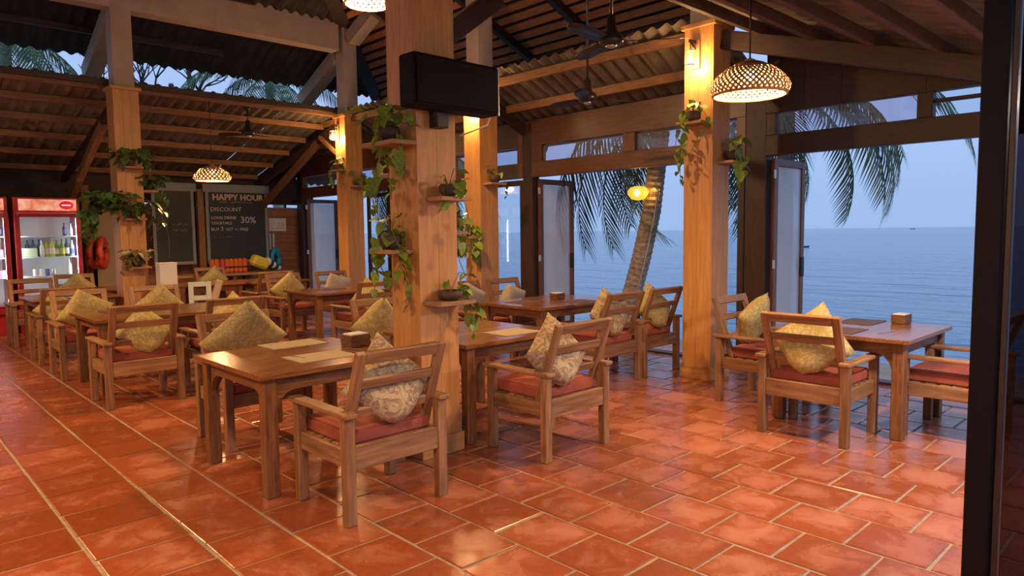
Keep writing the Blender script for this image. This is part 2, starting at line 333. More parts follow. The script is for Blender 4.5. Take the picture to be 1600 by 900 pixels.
# ------------------------------------------------------------------ floor
FX0, FX1, FY0, FY1 = -4.0, 8.1, -1.5, 16.2
g = Geo(); g.box(((FX0+FX1)/2, (FY0+FY1)/2, -0.1055), (FX1-FX0, FY1-FY0, 0.2))
floor = struct(g.obj('floor', 'grout'))
TP = 0.392
xs = [1.265+TP*k for k in range(0, 18)]
left = [0.80]
while left[-1] > FX0+0.3: left.append(left[-1]-TP)
xs = sorted(left+xs); xs = [x for x in xs if x < FX1-0.05]+[FX1]
tiles = []
for i in range(len(xs)-1):
    off = (2.72 if i % 2 == 0 else 2.525)
    k0 = xs.index(2.441) if 2.441 in xs else 0
    y = off-TP*12
    while y < FY1:
        y0, y1 = max(y, FY0), min(y+TP, FY1)
        if y1-y0 > 0.06: tiles.append((xs[i], xs[i+1], y0, y1))
        y += TP
def tile_geo(w, h, seed):
    rnd = random.Random(seed); g_ = 0.0085
    a, b2 = w/2-g_, h/2-g_; j = lambda: rnd.uniform(-0.0035, 0.0035)
    base = [(-a+j(), -b2+j()), (a+j(), -b2+j()), (a+j(), b2+j()), (-a+j(), b2+j())]
    vs = [(x, y, -0.02) for x, y in base]+[(x, y, -0.003) for x, y in base]+[(x*0.975, y*0.975, 0.0) for x, y in base]
    fs = [(8, 9, 10, 11)]
    for k in range(4): n = (k+1) % 4; fs += [(k, n, 4+n, 4+k), (4+k, 4+n, 8+n, 8+k)]
    return vs, fs
def tile_uv(me, centers):
    l = me.uv_layers.new(name='tile')
    for p in me.polygons:
        cx, cy, w, h = centers(p.index)
        for li in p.loop_indices:
            v = me.vertices[me.loops[li].vertex_index].co; l.data[li].uv = ((v.x-cx)/(w/2), (v.y-cy)/(h/2))
scored = []
for tq in tiles:
    cs = [project((x, y, 0)) for x, y in ((tq[0], tq[2]), (tq[1], tq[2]), (tq[1], tq[3]), (tq[0], tq[3]))]
    if min(c[2] for c in cs) < 0.3: a = 0
    else:
        mx_, my_ = sum(c[0] for c in cs)/4, sum(c[1] for c in cs)/4
        a = 0.5*abs(sum(cs[k][0]*cs[(k+1) % 4][1]-cs[(k+1) % 4][0]*cs[k][1] for k in range(4))) if (-60 < mx_ < 1560 and 300 < my_ < 960) else 0
    scored.append((a, tq))
scored.sort(key=lambda q: -q[0])
TM = {}
rest = Geo(); rest_c = []
for i, (a, tq) in enumerate(scored):
    w, h = tq[1]-tq[0], tq[3]-tq[2]; cx, cy = (tq[0]+tq[1])/2, (tq[2]+tq[3])/2
    if i < 292:
        key = (round(w, 2), round(h, 2), i % 6)
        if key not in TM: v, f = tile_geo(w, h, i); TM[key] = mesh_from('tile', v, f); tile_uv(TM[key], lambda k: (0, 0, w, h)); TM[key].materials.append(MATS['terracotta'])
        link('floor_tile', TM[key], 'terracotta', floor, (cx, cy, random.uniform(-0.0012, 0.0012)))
    else:
        rest_c.append((cx, cy, w, h)); v, f = tile_geo(w, h, i % 40); rest.add([(x+cx, y+cy, z) for x, y, z in v], f)
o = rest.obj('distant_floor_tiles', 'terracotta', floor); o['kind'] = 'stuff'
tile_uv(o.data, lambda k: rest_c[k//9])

# ------------------------------------------------------------------ columns
CW = 0.345
def column(label, x0, y0, top=3.78, upper=True, boards=3):
    cx, cy = x0+CW/2, y0+CW/2
    c = thing('clad_column', label, 'column', (cx, cy, 0), group='timber clad columns')
    bw = CW/boards; H = top
    for s in range(boards):
        u = -CW/2+bw*(s+.5)
        for face in range(4):
            ww = bw-0.0015
            if face == 0: cc, dd = (u, -CW/2+0.011, H/2), (ww, 0.022, H)
            elif face == 1: cc, dd = (u, CW/2-0.011, H/2), (ww, 0.022, H)
            elif face == 2: cc, dd = (-CW/2+0.011, u, H/2), (0.022, ww if 0 < s < boards-1 else ww-0.022, H)
            else: cc, dd = (CW/2-0.011, u, H/2), (0.022, ww if 0 < s < boards-1 else ww-0.022, H)
            if face >= 2 and s == 0: cc = (cc[0], cc[1]+0.011, cc[2])
            if face >= 2 and s == boards-1: cc = (cc[0], cc[1]-0.011, cc[2])
            bar('board', c, cc, dd, 'column_board', 0.0012)
    bar('core', c, (0, 0, H/2+0.004), (CW-0.046, CW-0.046, H-0.02), 'concrete', 0)
    sk = 0.022
    for q in range(4):
        r = Matrix.Rotation(q*PI/2, 3, 'Z')
        bar('skirting', c, r @ Vector((0, -CW/2-sk/2, 0.07)), (CW+2*sk-(0.0 if q % 2 == 0 else 2*sk), sk, 0.14), 'column_board', 0.004, r)
        bar('cap_trim', c, r @ Vector((0, -CW/2-0.016, H-0.02)), (CW+0.064-(0.0 if q % 2 == 0 else 0.064), 0.032, 0.05), 'column_board', 0.004, r)
    if upper:
        bar('concrete_shaft', c, (0, 0, (H+5.44)/2-0.01), (0.27, 0.27, 5.44-H), 'concrete', 0.003)
    return c
P3 = (2.90, 3.98); P5 = (6.62, 3.88); P4 = (6.64, 7.60); P2 = (6.64, 11.28); P1 = (2.90, 11.28)
c3 = column('wood clad column carrying a black loudspeaker and planter shelves', *P3, boards=2)
c5 = column('wood clad column with lantern next to the woven dome pendant, doors to the sea behind', *P5, boards=2)
c4 = column('wood clad column with lantern behind the column that carries the loudspeaker', *P4)
c2 = column('wood clad column with lantern between chalkboard corner and planted column', *P2)
c1 = column('wood clad column with ferny planters beside drinks fridge', *P1)

# ------------------------------------------------------------------ roof (ceiling)
ceil = root_struct('ceiling')
def sheet_mesh(w, lenf, mat, per=0.19, amp=0.030):
    """corrugated sheet: local x across, local y up the slope; lenf(x) gives (y0,y1)"""
    n = max(2, int(round(w/per)))*6
    vs = []; fs = []
    for i in range(n+1):
        x = w*i/n; z = amp*math.cos(2*PI*x/per); a, b2 = lenf(x)
        vs += [(x, a, z), (x, b2, z)]
    for i in range(n): fs.append((2*i, 2*i+2, 2*i+3, 2*i+1))
    return mesh_from('sheet', vs, fs, True)
def corrugated(origin, u, v, width, lenf, mat, sheet=1.022, lift=0.0):
    """cover a slope: u along the eave, v up the slope"""
    u = Vector(u).normalized(); v = Vector(v).normalized(); nrm = u.cross(v)
    r = Matrix((u, v, nrm)).transposed(); k = 0
    while k*sheet < width-0.05:
        w = min(sheet+0.05, width-k*sheet)
        me = sheet_mesh(w, lambda x, k=k: lenf(k*sheet+x), mat)
        link('roof_sheet', me, mat, ceil, Vector(origin)+u*(k*sheet)+nrm*(lift+0.004*(k % 2)), r)
        k += 1
# near lean-to: z = 3.88 - .3*(3.9-y) for the sheets
SN = 0.30
ln = math.hypot(1, SN)
corrugated((-4, 0.5, 3.86-SN*3.4), (1, 0, 0), (0, 1, SN), 12.4, lambda x: (0, 3.5*ln), 'roof_sheet')
for i, y in enumerate([3.45-0.535*k for k in range(6)]):
    z = 3.72-SN*(3.9-y)+0.03
    bar('purlin', ceil, (2.15, y, z), (12.2, 0.055, 0.11), 'near_purlin')
for x in (-0.85+CW/2, P3[0]+CW/2, P5[0]+CW/2):
    beam('rafter', ceil, (x, 3.86, 3.60), (x, 0.5, 3.60-SN*3.36), 0.09, 0.19, 'dark_timber' if x > 5 else 'roof_timber')  # sea-end rafter darkened, its shade put into the colour
# sea-side lean-to
SS = 0.50; ls = math.hypot(1, SS)
corrugated((8.3, 3.95, 3.90-SS*1.65), (0, 1, 0), (-1, 0, SS), 12.3, lambda x: (0, 1.6*ls), 'roof_sheet')
for x in (6.80, 7.33, 8.18):
    bar('purlin', ceil, (x, 9.9, 3.79-SS*(x-6.65)), (0.06, 11.9, 0.11), 'roof_timber')
for y in (P5[1]+CW/2+0.03, P4[1]+CW/2, P2[1]+CW/2):
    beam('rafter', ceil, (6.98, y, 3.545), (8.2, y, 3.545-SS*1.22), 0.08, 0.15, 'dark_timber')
# back lean-to
SB = 0.25; lb = math.hypot(1, SB)
corrugated((6.9, 16.0, 3.93-SB*4.34), (-1, 0, 0), (0, -1, SB), 10.9, lambda x: (0, 4.34*lb), 'roof_sheet')
bar('fascia', ceil, (1.4, 11.65, 3.885), (10.8, 0.03, 0.09), 'dark_timber')
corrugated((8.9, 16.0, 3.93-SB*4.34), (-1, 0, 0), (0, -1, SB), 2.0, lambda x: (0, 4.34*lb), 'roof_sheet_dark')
for y in (11.72, 12.36, 13.08, 13.82, 14.6, 15.4):
    bar('purlin', ceil, (1.4, y, 3.85-SB*(y-11.66)), (10.8, 0.06, 0.10), 'roof_timber')
for x in (P1[0]+CW/2, P2[0]+CW/2):
    beam('rafter', ceil, (x, 11.66, 3.68), (x, 15.5, 3.68-SB*3.84), 0.09, 0.13, 'dark_timber')
# struts from the back posts
for x in (3.07, 6.8):
    beam('strut', ceil, (x, 15.2, 2.26), (x, 12.55, 3.40), 0.10, 0.13, 'roof_timber')
# knee braces on the columns
beam('knee_brace', ceil, hit((688, 62), 1, 4.12), hit((778, -4), 1, 4.12), 0.09, 0.15, 'dark_timber')
beam('knee_brace', ceil, (6.70, 11.64, 3.08), (6.70, 12.32, 3.47), 0.06, 0.07, 'roof_timber')
beam('knee_brace', ceil, (6.98, 3.98, 3.02), (7.55, 3.98, 3.28), 0.06, 0.08, 'roof_timber')
# upper roof: eave z 4.40 at y=13.2 and x=8.6, rise .43
SU = 0.43; lu = math.hypot(1, SU); EZ = 4.57
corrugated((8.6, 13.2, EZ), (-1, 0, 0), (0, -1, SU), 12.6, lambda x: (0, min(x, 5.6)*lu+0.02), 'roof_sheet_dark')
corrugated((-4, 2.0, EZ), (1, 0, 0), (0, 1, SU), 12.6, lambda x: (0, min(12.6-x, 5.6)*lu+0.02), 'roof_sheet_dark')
# sea side of the upper roof: tile deck on battens that run along the wall
g = Geo(); g.add([(8.6, 13.2, EZ+0.05), (8.6, 2.0, EZ+0.05), (3.0, 7.6, EZ+0.05+5.6*SU)], [(0, 1, 2)])
g.obj('tile_deck', 'roof_sheet_dark', ceil)
d = 0.10
while d < 5.3:
    L2 = 11.2-2*d
    if L2 > 0.5: bar('batten', ceil, (8.6-d, 7.6, EZ-0.005+d*SU), (0.115, L2-0.25, 0.035), 'batten_wood', 0.004, Matrix.Rotation(math.atan(SU)+0.16, 3, 'Y'))
    d += 0.19
for y in (5.2, 7.0, 8.4, 10.2):
    dmax = min(y-2.0, 13.2-y)
    beam('rafter', ceil, (8.5, y, EZ-0.10+0.1*SU), (8.6-dmax, y, EZ-0.10+dmax*SU), 0.10, 0.12, 'dark_timber')
for y in (12.5, 11.9, 11.2, 10.4, 9.6):
    bar('purlin', ceil, (0.5+ (y-9.6)*0.0, y, EZ-0.07+(13.2-y)*SU), (9.0, 0.06, 0.09), 'dark_timber')
for yy, y2 in ((13.2, 7.6), (2.0, 7.6)):
    beam('hip_rafter', ceil, (8.6, yy, EZ-0.02), (3.0, y2, EZ-0.02+5.6*SU), 0.26, 0.10, 'dark_timber')
bar('fascia', ceil, (8.62, 7.6, EZ-0.10), (0.03, 11.2, 0.26), 'dark_timber')
# concrete ring beam and sloping concrete rafters
bar('ring_beam', ceil, (1.2+0.0, P1[1]+CW/2, 5.17), (11.0-0.2, 0.26, 0.56), 'concrete', 0.004)
for x in (P1[0]+CW/2, P2[0]+CW/2):
    beam('concrete_rafter', ceil, (x, 13.15, 4.27), (x, 11.68, 4.27+1.47*SU), 0.24, 0.24, 'concrete')
    beam('concrete_rafter', ceil, (x, 11.22, 5.10), (x, 8.2, 5.10+3.02*SU), 0.22, 0.24, 'concrete')

# ------------------------------------------------------------------ sea wall: posts, header, transoms, folding doors
wr = root_struct('wall_right'); XW = 7.75
posts = [(0.20, 0.45), (3.83, 4.08), (7.60, 7.80), (11.35, 11.55), (15.10, 15.30)]
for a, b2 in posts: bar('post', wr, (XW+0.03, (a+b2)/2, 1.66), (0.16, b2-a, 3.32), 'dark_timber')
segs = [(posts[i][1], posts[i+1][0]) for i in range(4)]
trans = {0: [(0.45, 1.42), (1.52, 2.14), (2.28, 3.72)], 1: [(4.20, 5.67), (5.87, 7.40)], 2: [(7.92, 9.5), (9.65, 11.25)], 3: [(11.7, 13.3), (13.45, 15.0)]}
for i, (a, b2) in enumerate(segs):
    wm = 'dark_timber' if i == 0 else 'header_wood'  # first bay gets darker wood, its backlit shade put into the colour
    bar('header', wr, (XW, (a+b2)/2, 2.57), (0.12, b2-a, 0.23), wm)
    for (ta, tb, topz) in ([(a, 1.5, 2.98), (1.5, 2.2, 3.11), (2.2, 3.0, 3.32), (3.0, 3.4, 3.56), (3.4, b2, 3.70)] if i == 0 else [(a, b2, 3.32)]):
        bar('top_plate', wr, (XW, (ta+tb)/2, (2.93+topz)/2), (0.12, tb-ta, topz-2.93), wm)
    prev = a
    for (p, q) in trans[i]:
        bar('mullion', wr, (XW, (prev+p)/2, 2.808), (0.11, p-prev, 0.245), wm); prev = q
        if i == 0 and q < 2.2:
            bar('pane', wr, (XW, (p+q)/2, 2.755), (0.008, q-p, 0.135), 'glass', 0)
            bar('glazing_bar', wr, (XW, (p+q)/2, 2.84), (0.06, q-p, 0.035), wm)
            bar('pane', wr, (XW, (p+q)/2, 2.894), (0.008, q-p, 0.073), 'glass', 0)
        else: bar('pane', wr, (XW, (p+q)/2, 2.808), (0.008, q-p, 0.245), 'glass_dusty', 0)
    bar('mullion', wr, (XW, (prev+b2)/2, 2.808), (0.11, b2-prev, 0.245), wm)
    bar('sill', wr, (XW, (a+b2)/2, 0.012), (0.16, b2-a, 0.03), 'dark_timber')
NDOOR = [0]
def leaf(loc, rotz, wm='door_wood', gm='glass_reflect_haze', W_=0.80, H_=2.40):  # default pane: diffuse haze stands in for reflected room light
    """glazed door leaf: local x from the hinge outward"""
    NDOOR[0] += 1
    d = root_struct('door_%d' % NDOOR[0]); d.location = loc; d.rotation_euler = (0, 0, rotz); s = 0.085
    bar('stile', d, (s/2, 0, H_/2), (s, 0.045, H_), wm); bar('stile', d, (W_-s/2, 0, H_/2), (s, 0.045, H_), wm)
    bar('rail', d, (W_/2, 0, H_-s/2), (W_-2*s, 0.045, s), wm); bar('rail', d, (W_/2, 0, 0.07), (W_-2*s, 0.045, 0.14), wm)
    bar('pane', d, (W_/2, 0, H_/2+0.02), (W_-2*s, 0.006, H_-0.22), gm, 0)
    bar('lock_case', d, (W_-0.05, 0, 1.12), (0.07, 0.075, 0.24), 'black_plastic', 0.006)
    for z in (0.3, 1.18, 2.22):
        h = bar('hinge', d, (-0.012, -0.026, z), (0.05, 0.012, 0.10), 'pale_metal', 0.003)
    return d
for i, (a, b2) in enumerate(posts[1:]):
    leaf((XW+0.04, a-0.05, 0.03), 0.0)                          # swung out over the terrace edge
    leaf((XW+0.01, b2+0.03, 0.03), PI/2, 'dark_timber', 'glass')   # still closed
# the door frame and leaf close to the camera
jx = 3.0; jy = 0.675
n1d = root_struct('door_%d' % (NDOOR[0]+1))
bar('jamb', n1d, (jx, jy-0.041, 1.42), (0.06, 0.084, 2.84), 'jamb_black', 0.005)
bar('stile', n1d, (jx+0.01, jy-0.096, 1.25), (0.045, 0.02, 2.5), 'dark_timber', 0.003)
bar('pane', n1d, (jx+0.01, jy-0.48, 1.27), (0.008, 0.74, 2.3), 'glass_reflect_tint', 0)  # dim reflection of the interior put into the pane tint
bar('rail', n1d, (jx+0.01, jy-0.48, 0.06), (0.045, 0.74, 0.12), 'dark_timber'); bar('rail', n1d, (jx+0.01, jy-0.48, 2.46), (0.045, 0.74, 0.08), 'dark_timber')
bar('stile', n1d, (jx+0.01, jy-0.89, 1.25), (0.045, 0.08, 2.5), 'dark_timber')
# ------------------------------------------------------------------ back wall, left wall
wb = root_struct('wall_back'); YB = 15.62
for k in range(11):
    z = 0.102+0.205*k
    for (a, b2) in ((4.2, 6.1), (6.1, 8.05)): bar('plank', wb, ((a+b2)/2, YB+random.uniform(-.004, .004), z), (b2-a-0.004, 0.03, 0.20), 'wall_plank', 0.004)
bar('backing', wb, (0.1, YB+0.05, 1.47), (8.1, 0.06, 2.94), 'dark_wall', 0)
bar('backing', wb, (6.1, YB+0.05, 1.11), (3.9, 0.06, 2.2), 'dark_wall', 0)
bar('backing', wb, (6.15, YB+0.05, 2.63), (4.0, 0.06, 0.62), 'dark_wall', 0)
bar('backing', wb, (6.2, YB+0.05, 2.26), (1.5, 0.06, 0.12), 'dark_wall', 0)
for x in (3.34, 4.85, 5.46, 6.4, 7.98): bar('post', wb, (x, 15.25, 1.3), (0.13, 0.13, 2.6), 'roof_timber')
wl = root_struct('wall_left')
for k in range(13): bar('plank', wl, (-3.96, 7.4, 0.13+0.26*k), (0.04, 17.4, 0.255), 'dark_wall', 0.004)

# ------------------------------------------------------------------ chairs, cushions, tables
def make_chair():
    c = thing('armchair', '', 'chair')
    m = 'chair_wood'; w, dp, t = 0.70, 0.62, 0.062       # front is local -y... faces local +y; rear posts at y=0
    xl, yr, yf = w/2-t/2, 0.0, dp-t
    for sx in (-1, 1):
        bar('leg', c, (sx*xl, yr, 0.305), (t, t, 0.61), m); bar('leg', c, (sx*xl, yf, 0.305), (t, t, 0.61), m)
        bar('armrest', c, (sx*(xl+0.004), dp/2-t/2+0.005, 0.624), (0.082, dp+0.06, 0.028), m, 0.006)
        bar('side_rail', c, (sx*xl, dp/2-t/2, 0.375), (0.03, dp-2*t, 0.105), m)
    bar('back_rail', c, (0, yr-0.004, 0.375), (w-2*t, 0.036, 0.135), m); bar('front_rail', c, (0, yf, 0.375), (w-2*t, 0.03, 0.105), m)
    for k in range(5): bar('seat_slat', c, (0, 0.085+0.10*k, 0.42), (w-2*t+0.02, 0.07, 0.016), m)
    # reclined ladder back
    bk = bpy.data.objects.new('backrest', None); COL.objects.link(bk); bk.parent = c; bk.location = (0, 0.134, 0.36); bk.rotation_euler = (math.radians(20), 0, 0)
    W2 = 0.605; L3 = 0.655
    for sx in (-1, 1): bar('stile', bk, (sx*(W2/2-0.03), 0, L3/2), (0.06, 0.038, L3), m)
    bar('top_rail', bk, (0, 0, L3-0.035), (W2-0.12, 0.036, 0.07), m)
    for z in (0.27, 0.455): bar('slat', bk, (0, 0, z), (W2-0.12, 0.024, 0.058), m)
    # seat pad
    bm = bmesh.new(); bmesh.ops.create_cube(bm, size=1)
    for v in bm.verts: v.co = Vector((v.co.x*(w-2*t-0.01), v.co.y*(dp-0.10), v.co.z*0.085))
    bmesh.ops.bevel(bm, geom=bm.edges[:], offset=0.012, segments=2, affect='EDGES')
    me = bpy.data.meshes.new('seat_pad'); bm.to_mesh(me); bm.free()
    o = link('seat_pad', me, 'cushion_red', c, (0, 0.31, 0.472)); o['label'] = 'brick red fabric seat pad'
    return c
def pillow_mesh(sz, mat, seed):
    n = 14; vs = []; fs = []; rnd = random.Random(seed)
    def pt(i, j, s):
        u, v = -1+2*i/n, -1+2*j/n
        k = 1-0.10*(1-u*u)*0 - 0.0
        pin = 0.045
        x = u*(1-pin*(1-v*v)*1.0) if True else u; x = u*(1-pin*(1-abs(v)**2)); y = v*(1-pin*(1-abs(u)**2))
        th = max(0, (1-u**4)*(1-v**4))**0.6
        dg = (x+y)/2
        if dg < -0.60: k2 = (dg+0.60)*0.62; x -= k2; y -= k2
        return (x*sz/2, y*sz/2, s*0.092*th+0.006*math.sin(5*u+seed)*math.sin(4*v))
    for s in (1, -1):
        for i in range(n+1):
            for j in range(n+1): vs.append(pt(i, j, s))
    K = (n+1)*(n+1)
    for i in range(n):
        for j in range(n):
            a = i*(n+1)+j; q = (a, a+n+1, a+n+2, a+1)
            fs.append(q); fs.append(tuple(x+K for x in reversed(q)))
    bm = bmesh.new(); me = mesh_from('pillow', vs, fs, True); bm.from_mesh(me); bmesh.ops.remove_doubles(bm, verts=bm.verts, dist=1e-4); bm.to_mesh(me); bm.free()
    for p in me.polygons: p.use_smooth = True
    me.materials.append(MATS[mat]); return me
PM = {}
def pillow(chair, label, mat='pillow_olive', tw=45, dx=0.0, lean=20, sz=0.455, fw=0.0, dz=0.0):
    key = (mat, sz, hash(label) % 1 + len(PM) % 3)
    if key not in PM: PM[key] = pillow_mesh(sz, mat, len(PM))
    loc = chair.location; a = chair.rotation_euler.z
    half = sz/2*(abs(math.sin(math.radians(tw)))+abs(math.cos(math.radians(tw))))*0.97
    zc = 0.508+half*0.76*math.cos(math.radians(lean))+dz
    # rests against the reclined back: local y of the back face at height zc
    yb = 0.134-math.tan(math.radians(20))*(zc-0.36)+0.02
    off = Matrix.Rotation(a, 3, 'Z') @ Vector((dx, yb+0.078+fw, 0))
    R0 = Matrix.Rotation(a, 3, 'Z') @ Matrix.Rotation(math.radians(-90+lean), 3, 'X').inverted() @ Matrix.Rotation(math.radians(tw), 3, 'Z')
    o = link('scatter_pillow', PM[key], mat, None, loc+off+Vector((0, 0, zc)), R0)
    return tag(o, label, 'pillow', 'pillows on the armchairs')
CH0 = make_chair(); used = [False]
def chair(x, y, facing, label):
    """x,y = centre between the rear posts; facing in degrees, 0 = +y"""
    if not used[0]: c = CH0; used[0] = True
    else: c = copy_tree(CH0)
    c.location = (x, y, 0); c.rotation_euler = (0, 0, math.radians(facing)); c['label'] = label; c['group'] = 'wooden armchairs'
    return c
TH = 0.78
def bracket_mesh():
    if 'bracket' in MESH: return MESH['bracket']
    n = 6; s = 0.13; pr = [(0, 0), (s, 0)]+[(s-s*math.sin(PI/2*k/n)*0.86, -s+s*math.cos(PI/2*k/n)) for k in range(1, n)]+[(0, -s*1.3)]
    # concave quarter between apron and leg
    pr = [(0, 0), (s, 0)]+[(s*(1-math.sin(PI/2*k/n)), -1.3*s*(1-math.cos(PI/2*k/n))) for k in range(1, n+1)]
    vs = [(x, -0.014, z) for x, z in pr]+[(x, 0.014, z) for x, z in pr]; m_ = len(pr)
    fs = [tuple(range(m_)), tuple(range(2*m_-1, m_-1, -1))]+[(i, i+m_, (i+1) % m_+m_, (i+1) % m_) for i in range(m_)]
    me = mesh_from('bracket', vs, fs); me.materials.append(MATS['table_leg_wood']); MESH['bracket'] = me; return me
def table(x, y, lx, ly, label, planks=6):
    t = thing('dining_table', label, 'table', (x, y, 0), group='wooden dining tables')
    pw = ly/planks
    for k in range(planks): bar('plank', t, (0, -ly/2+pw*(k+.5), TH-0.016), (lx, pw-0.0015, 0.032), 'table_wood', 0.002)
    ix, iy = lx/2-0.085, ly/2-0.085
    for sx in (-1, 1):
        for sy in (-1, 1):
            bar('leg', t, (sx*ix, sy*iy, (TH-0.032)/2), (0.085, 0.085, TH-0.032), 'table_leg_wood', 0.006)
            for ax in (0, 1):
                o = link('corner_bracket', bracket_mesh(), 'table_leg_wood', t, (sx*(ix-(0.0425 if ax == 0 else -0.022*0)), sy*(iy-(0.0425 if ax == 1 else 0)), TH-0.125), (0, 0, (0 if sx < 0 else PI) if ax == 0 else (PI/2 if sy < 0 else -PI/2)))
    for s in (-1, 1):
        bar('apron', t, (0, s*iy, TH-0.08), (2*ix-0.085, 0.026, 0.095), 'table_leg_wood'); bar('apron', t, (s*ix, 0, TH-0.08), (0.026, 2*iy-0.085, 0.095), 'table_leg_wood')
    return t
# group beside the loudspeaker column
T1 = table(2.28, 4.55, 1.10, 1.10, 'square dining table set with two placemats left of the loudspeaker column')
T2 = table(3.85, 4.52, 1.10, 1.12, 'square dining table standing against the right side of the loudspeaker column')
T3 = table(6.20, 2.22, 1.12, 1.10, 'dining table with a number plate on its apron, next to the open sea front')
T4 = table(2.51, 8.47, 1.50, 1.10, 'long dining table with four chairs in front of the fern column')
T5 = table(2.30, 11.75, 1.05, 1.05, 'dining table between the fern column and the fridge end aisle')
T6 = table(5.50, 9.50, 1.50, 1.02, 'long dining table in front of the lantern column by the chalkboards')
T7 = table(5.75, 12.65, 1.10, 1.05, 'dining table by the chalkboard wall with the yellow float behind')
T8 = table(6.20, 5.80, 1.46, 1.06, 'long dining table at the open doorway with the leaning palm outside')
T10 = table(3.55, 12.9, 1.20, 0.95, 'dining table directly behind the fern column by the fridge')
T11 = table(4.66, 12.75, 0.95, 0.95, 'small dining table in front of the chalkboards beside the white box')
A = {}
A['C1'] = chair(2.255, 3.36, 0, 'armchair with floral pillow showing its slatted back, at the two placemat table')
A['C0'] = chair(2.315, 5.74, 180, 'armchair facing the room across the two placemat table, big olive pillow')
A['C2'] = chair(3.79, 3.31, 0, 'armchair showing its back at the table against the loudspeaker column')
A['C2b'] = chair(3.79, 5.85, 180, 'armchair half hidden by the loudspeaker column, facing the table beside it')
A['C3'] = chair(6.22, 3.36, 180, 'armchair beside the lantern column at the numbered sea front table')
A['C4'] = chair(5.24, 2.28, -90, 'armchair tucked into the numbered sea front table, its back to the room')
A['C5'] = chair(6.22, 1.215, 0, 'armchair with bare red seat pad behind the dark door jamb')
A['C6'] = chair(2.02, 7.26, 0, 'armchair showing its back beside the aisle at the long fern column table')
A['C6b'] = chair(2.90, 7.26, 0, 'armchair showing its back directly behind the big olive pillow')
A['C7'] = chair(2.02, 9.72, 180, 'armchair facing the room beside the aisle at the long fern column table')
A['C7b'] = chair(2.88, 9.74, 180, 'armchair facing the room right in front of the fern column')
A['C8'] = chair(2.03, 10.47, 0, 'armchair standing back to back with the aisle chair of the long table')
A['C9'] = chair(2.06, 13.05, 180, 'armchair standing against the red drinks fridge beside the aisle')
A['C10'] = chair(5.86, 4.50, 0, 'armchair showing its back at the doorway table, next to the chair by the lantern column')
A['C11'] = chair(6.63, 4.52, 0, 'armchair half hidden by the lantern column at the doorway table')
A['D1'] = chair(5.88, 7.06, 180, 'armchair with pale round pillow facing the doorway table beside the low planter bowl')
A['D2'] = chair(6.62, 7.06, 180, 'armchair facing the doorway table right in front of the folded door')
A['E1'] = chair(5.20, 8.18, 0, 'armchair showing its side at the long table by the chalkboards')
A['E2'] = chair(5.98, 8.18, 0, 'armchair behind the loudspeaker column at the long table by the chalkboards')
A['E3'] = chair(5.22, 10.92, 180, 'armchair facing the room at the long table, open door leaf behind')
A['E4'] = chair(6.10, 10.92, 180, 'armchair facing the room right in front of the lantern column by the chalkboards')
A['F1'] = chair(2.85, 14.00, 180, 'armchair with a small olive pillow just right of the drinks fridge glass')
A['G1'] = chair(5.30, 14.35, 180, 'armchair by the life jackets under the happy hour chalkboard')
A['G2'] = chair(5.35, 11.60, 0, 'armchair showing its back to the room at the table by the chalkboard wall')
pillow(A['C1'], 'floral brocade pillow seen through the chair slats at the two placemat table', 'pillow_floral', 45, 0.02)
pillow(A['C0'], 'big olive brocade pillow standing on its corner behind the two placemat table', 'pillow_olive', 45, -0.02, sz=0.53)
pillow(A['C2'], 'floral brocade pillow on the chair at the loudspeaker column table', 'pillow_floral', 40, -0.10)
pillow(A['C2b'], 'olive pillow peeking out left of the loudspeaker column', 'pillow_olive', 45, 0.10)
pillow(A['C3'], 'gold brocade pillow upright on the chair beside the lantern column', 'pillow_olive', 62, -0.12)
pillow(A['C4'], 'gold brocade pillow wedged behind the slats of the chair at the numbered table', 'pillow_olive', 38, 0.02, sz=0.48)
pillow(A['C6'], 'olive pillow behind the slats of the aisle chair at the long table', 'pillow_olive', 45, 0.05, dz=-0.02, sz=0.42)
pillow(A['C6b'], 'olive pillow behind the chair back next to the big olive pillow', 'pillow_olive', 40, 0.05)
pillow(A['C7'], 'olive pillow slumped sideways on the far aisle chair of the long table', 'pillow_olive', 30, -0.02)
pillow(A['C7b'], 'olive pillow standing on its corner in front of the fern column', 'pillow_olive', 45, 0.0)
pillow(A['C8'], 'small olive pillow on the chair back to back with the long table', 'pillow_olive', 45, -0.1, sz=0.38)
pillow(A['C10'], 'olive pillow on the chair with its back to us at the doorway table', 'pillow_floral', 40, -0.06)
pillow(A['C11'], 'olive pillow on the chair half hidden by the lantern column', 'pillow_olive', 45, 0.02)
pillow(A['D1'], 'pale plump pillow on the chair beside the low planter bowl', 'pillow_pale', 25, 0.05)
pillow(A['D2'], 'pale pillow on the chair in front of the folded glass door', 'pillow_pale', 20, 0.02, sz=0.40)
pillow(A['E1'], 'olive pillow on the side-on chair at the chalkboard table', 'pillow_olive', 45)
pillow(A['E3'], 'olive pillow standing on its corner before the open door leaf', 'pillow_olive', 45)
pillow(A['E4'], 'pale beige pillow in front of the chalkboard side lantern column', 'pillow_pale', 15, 0.0)
pillow(A['F1'], 'little olive pillow peak beside the drinks fridge', 'pillow_olive', 45)
pillow(A['G1'], 'olive pillow below the happy hour chalkboard', 'pillow_olive', 45)
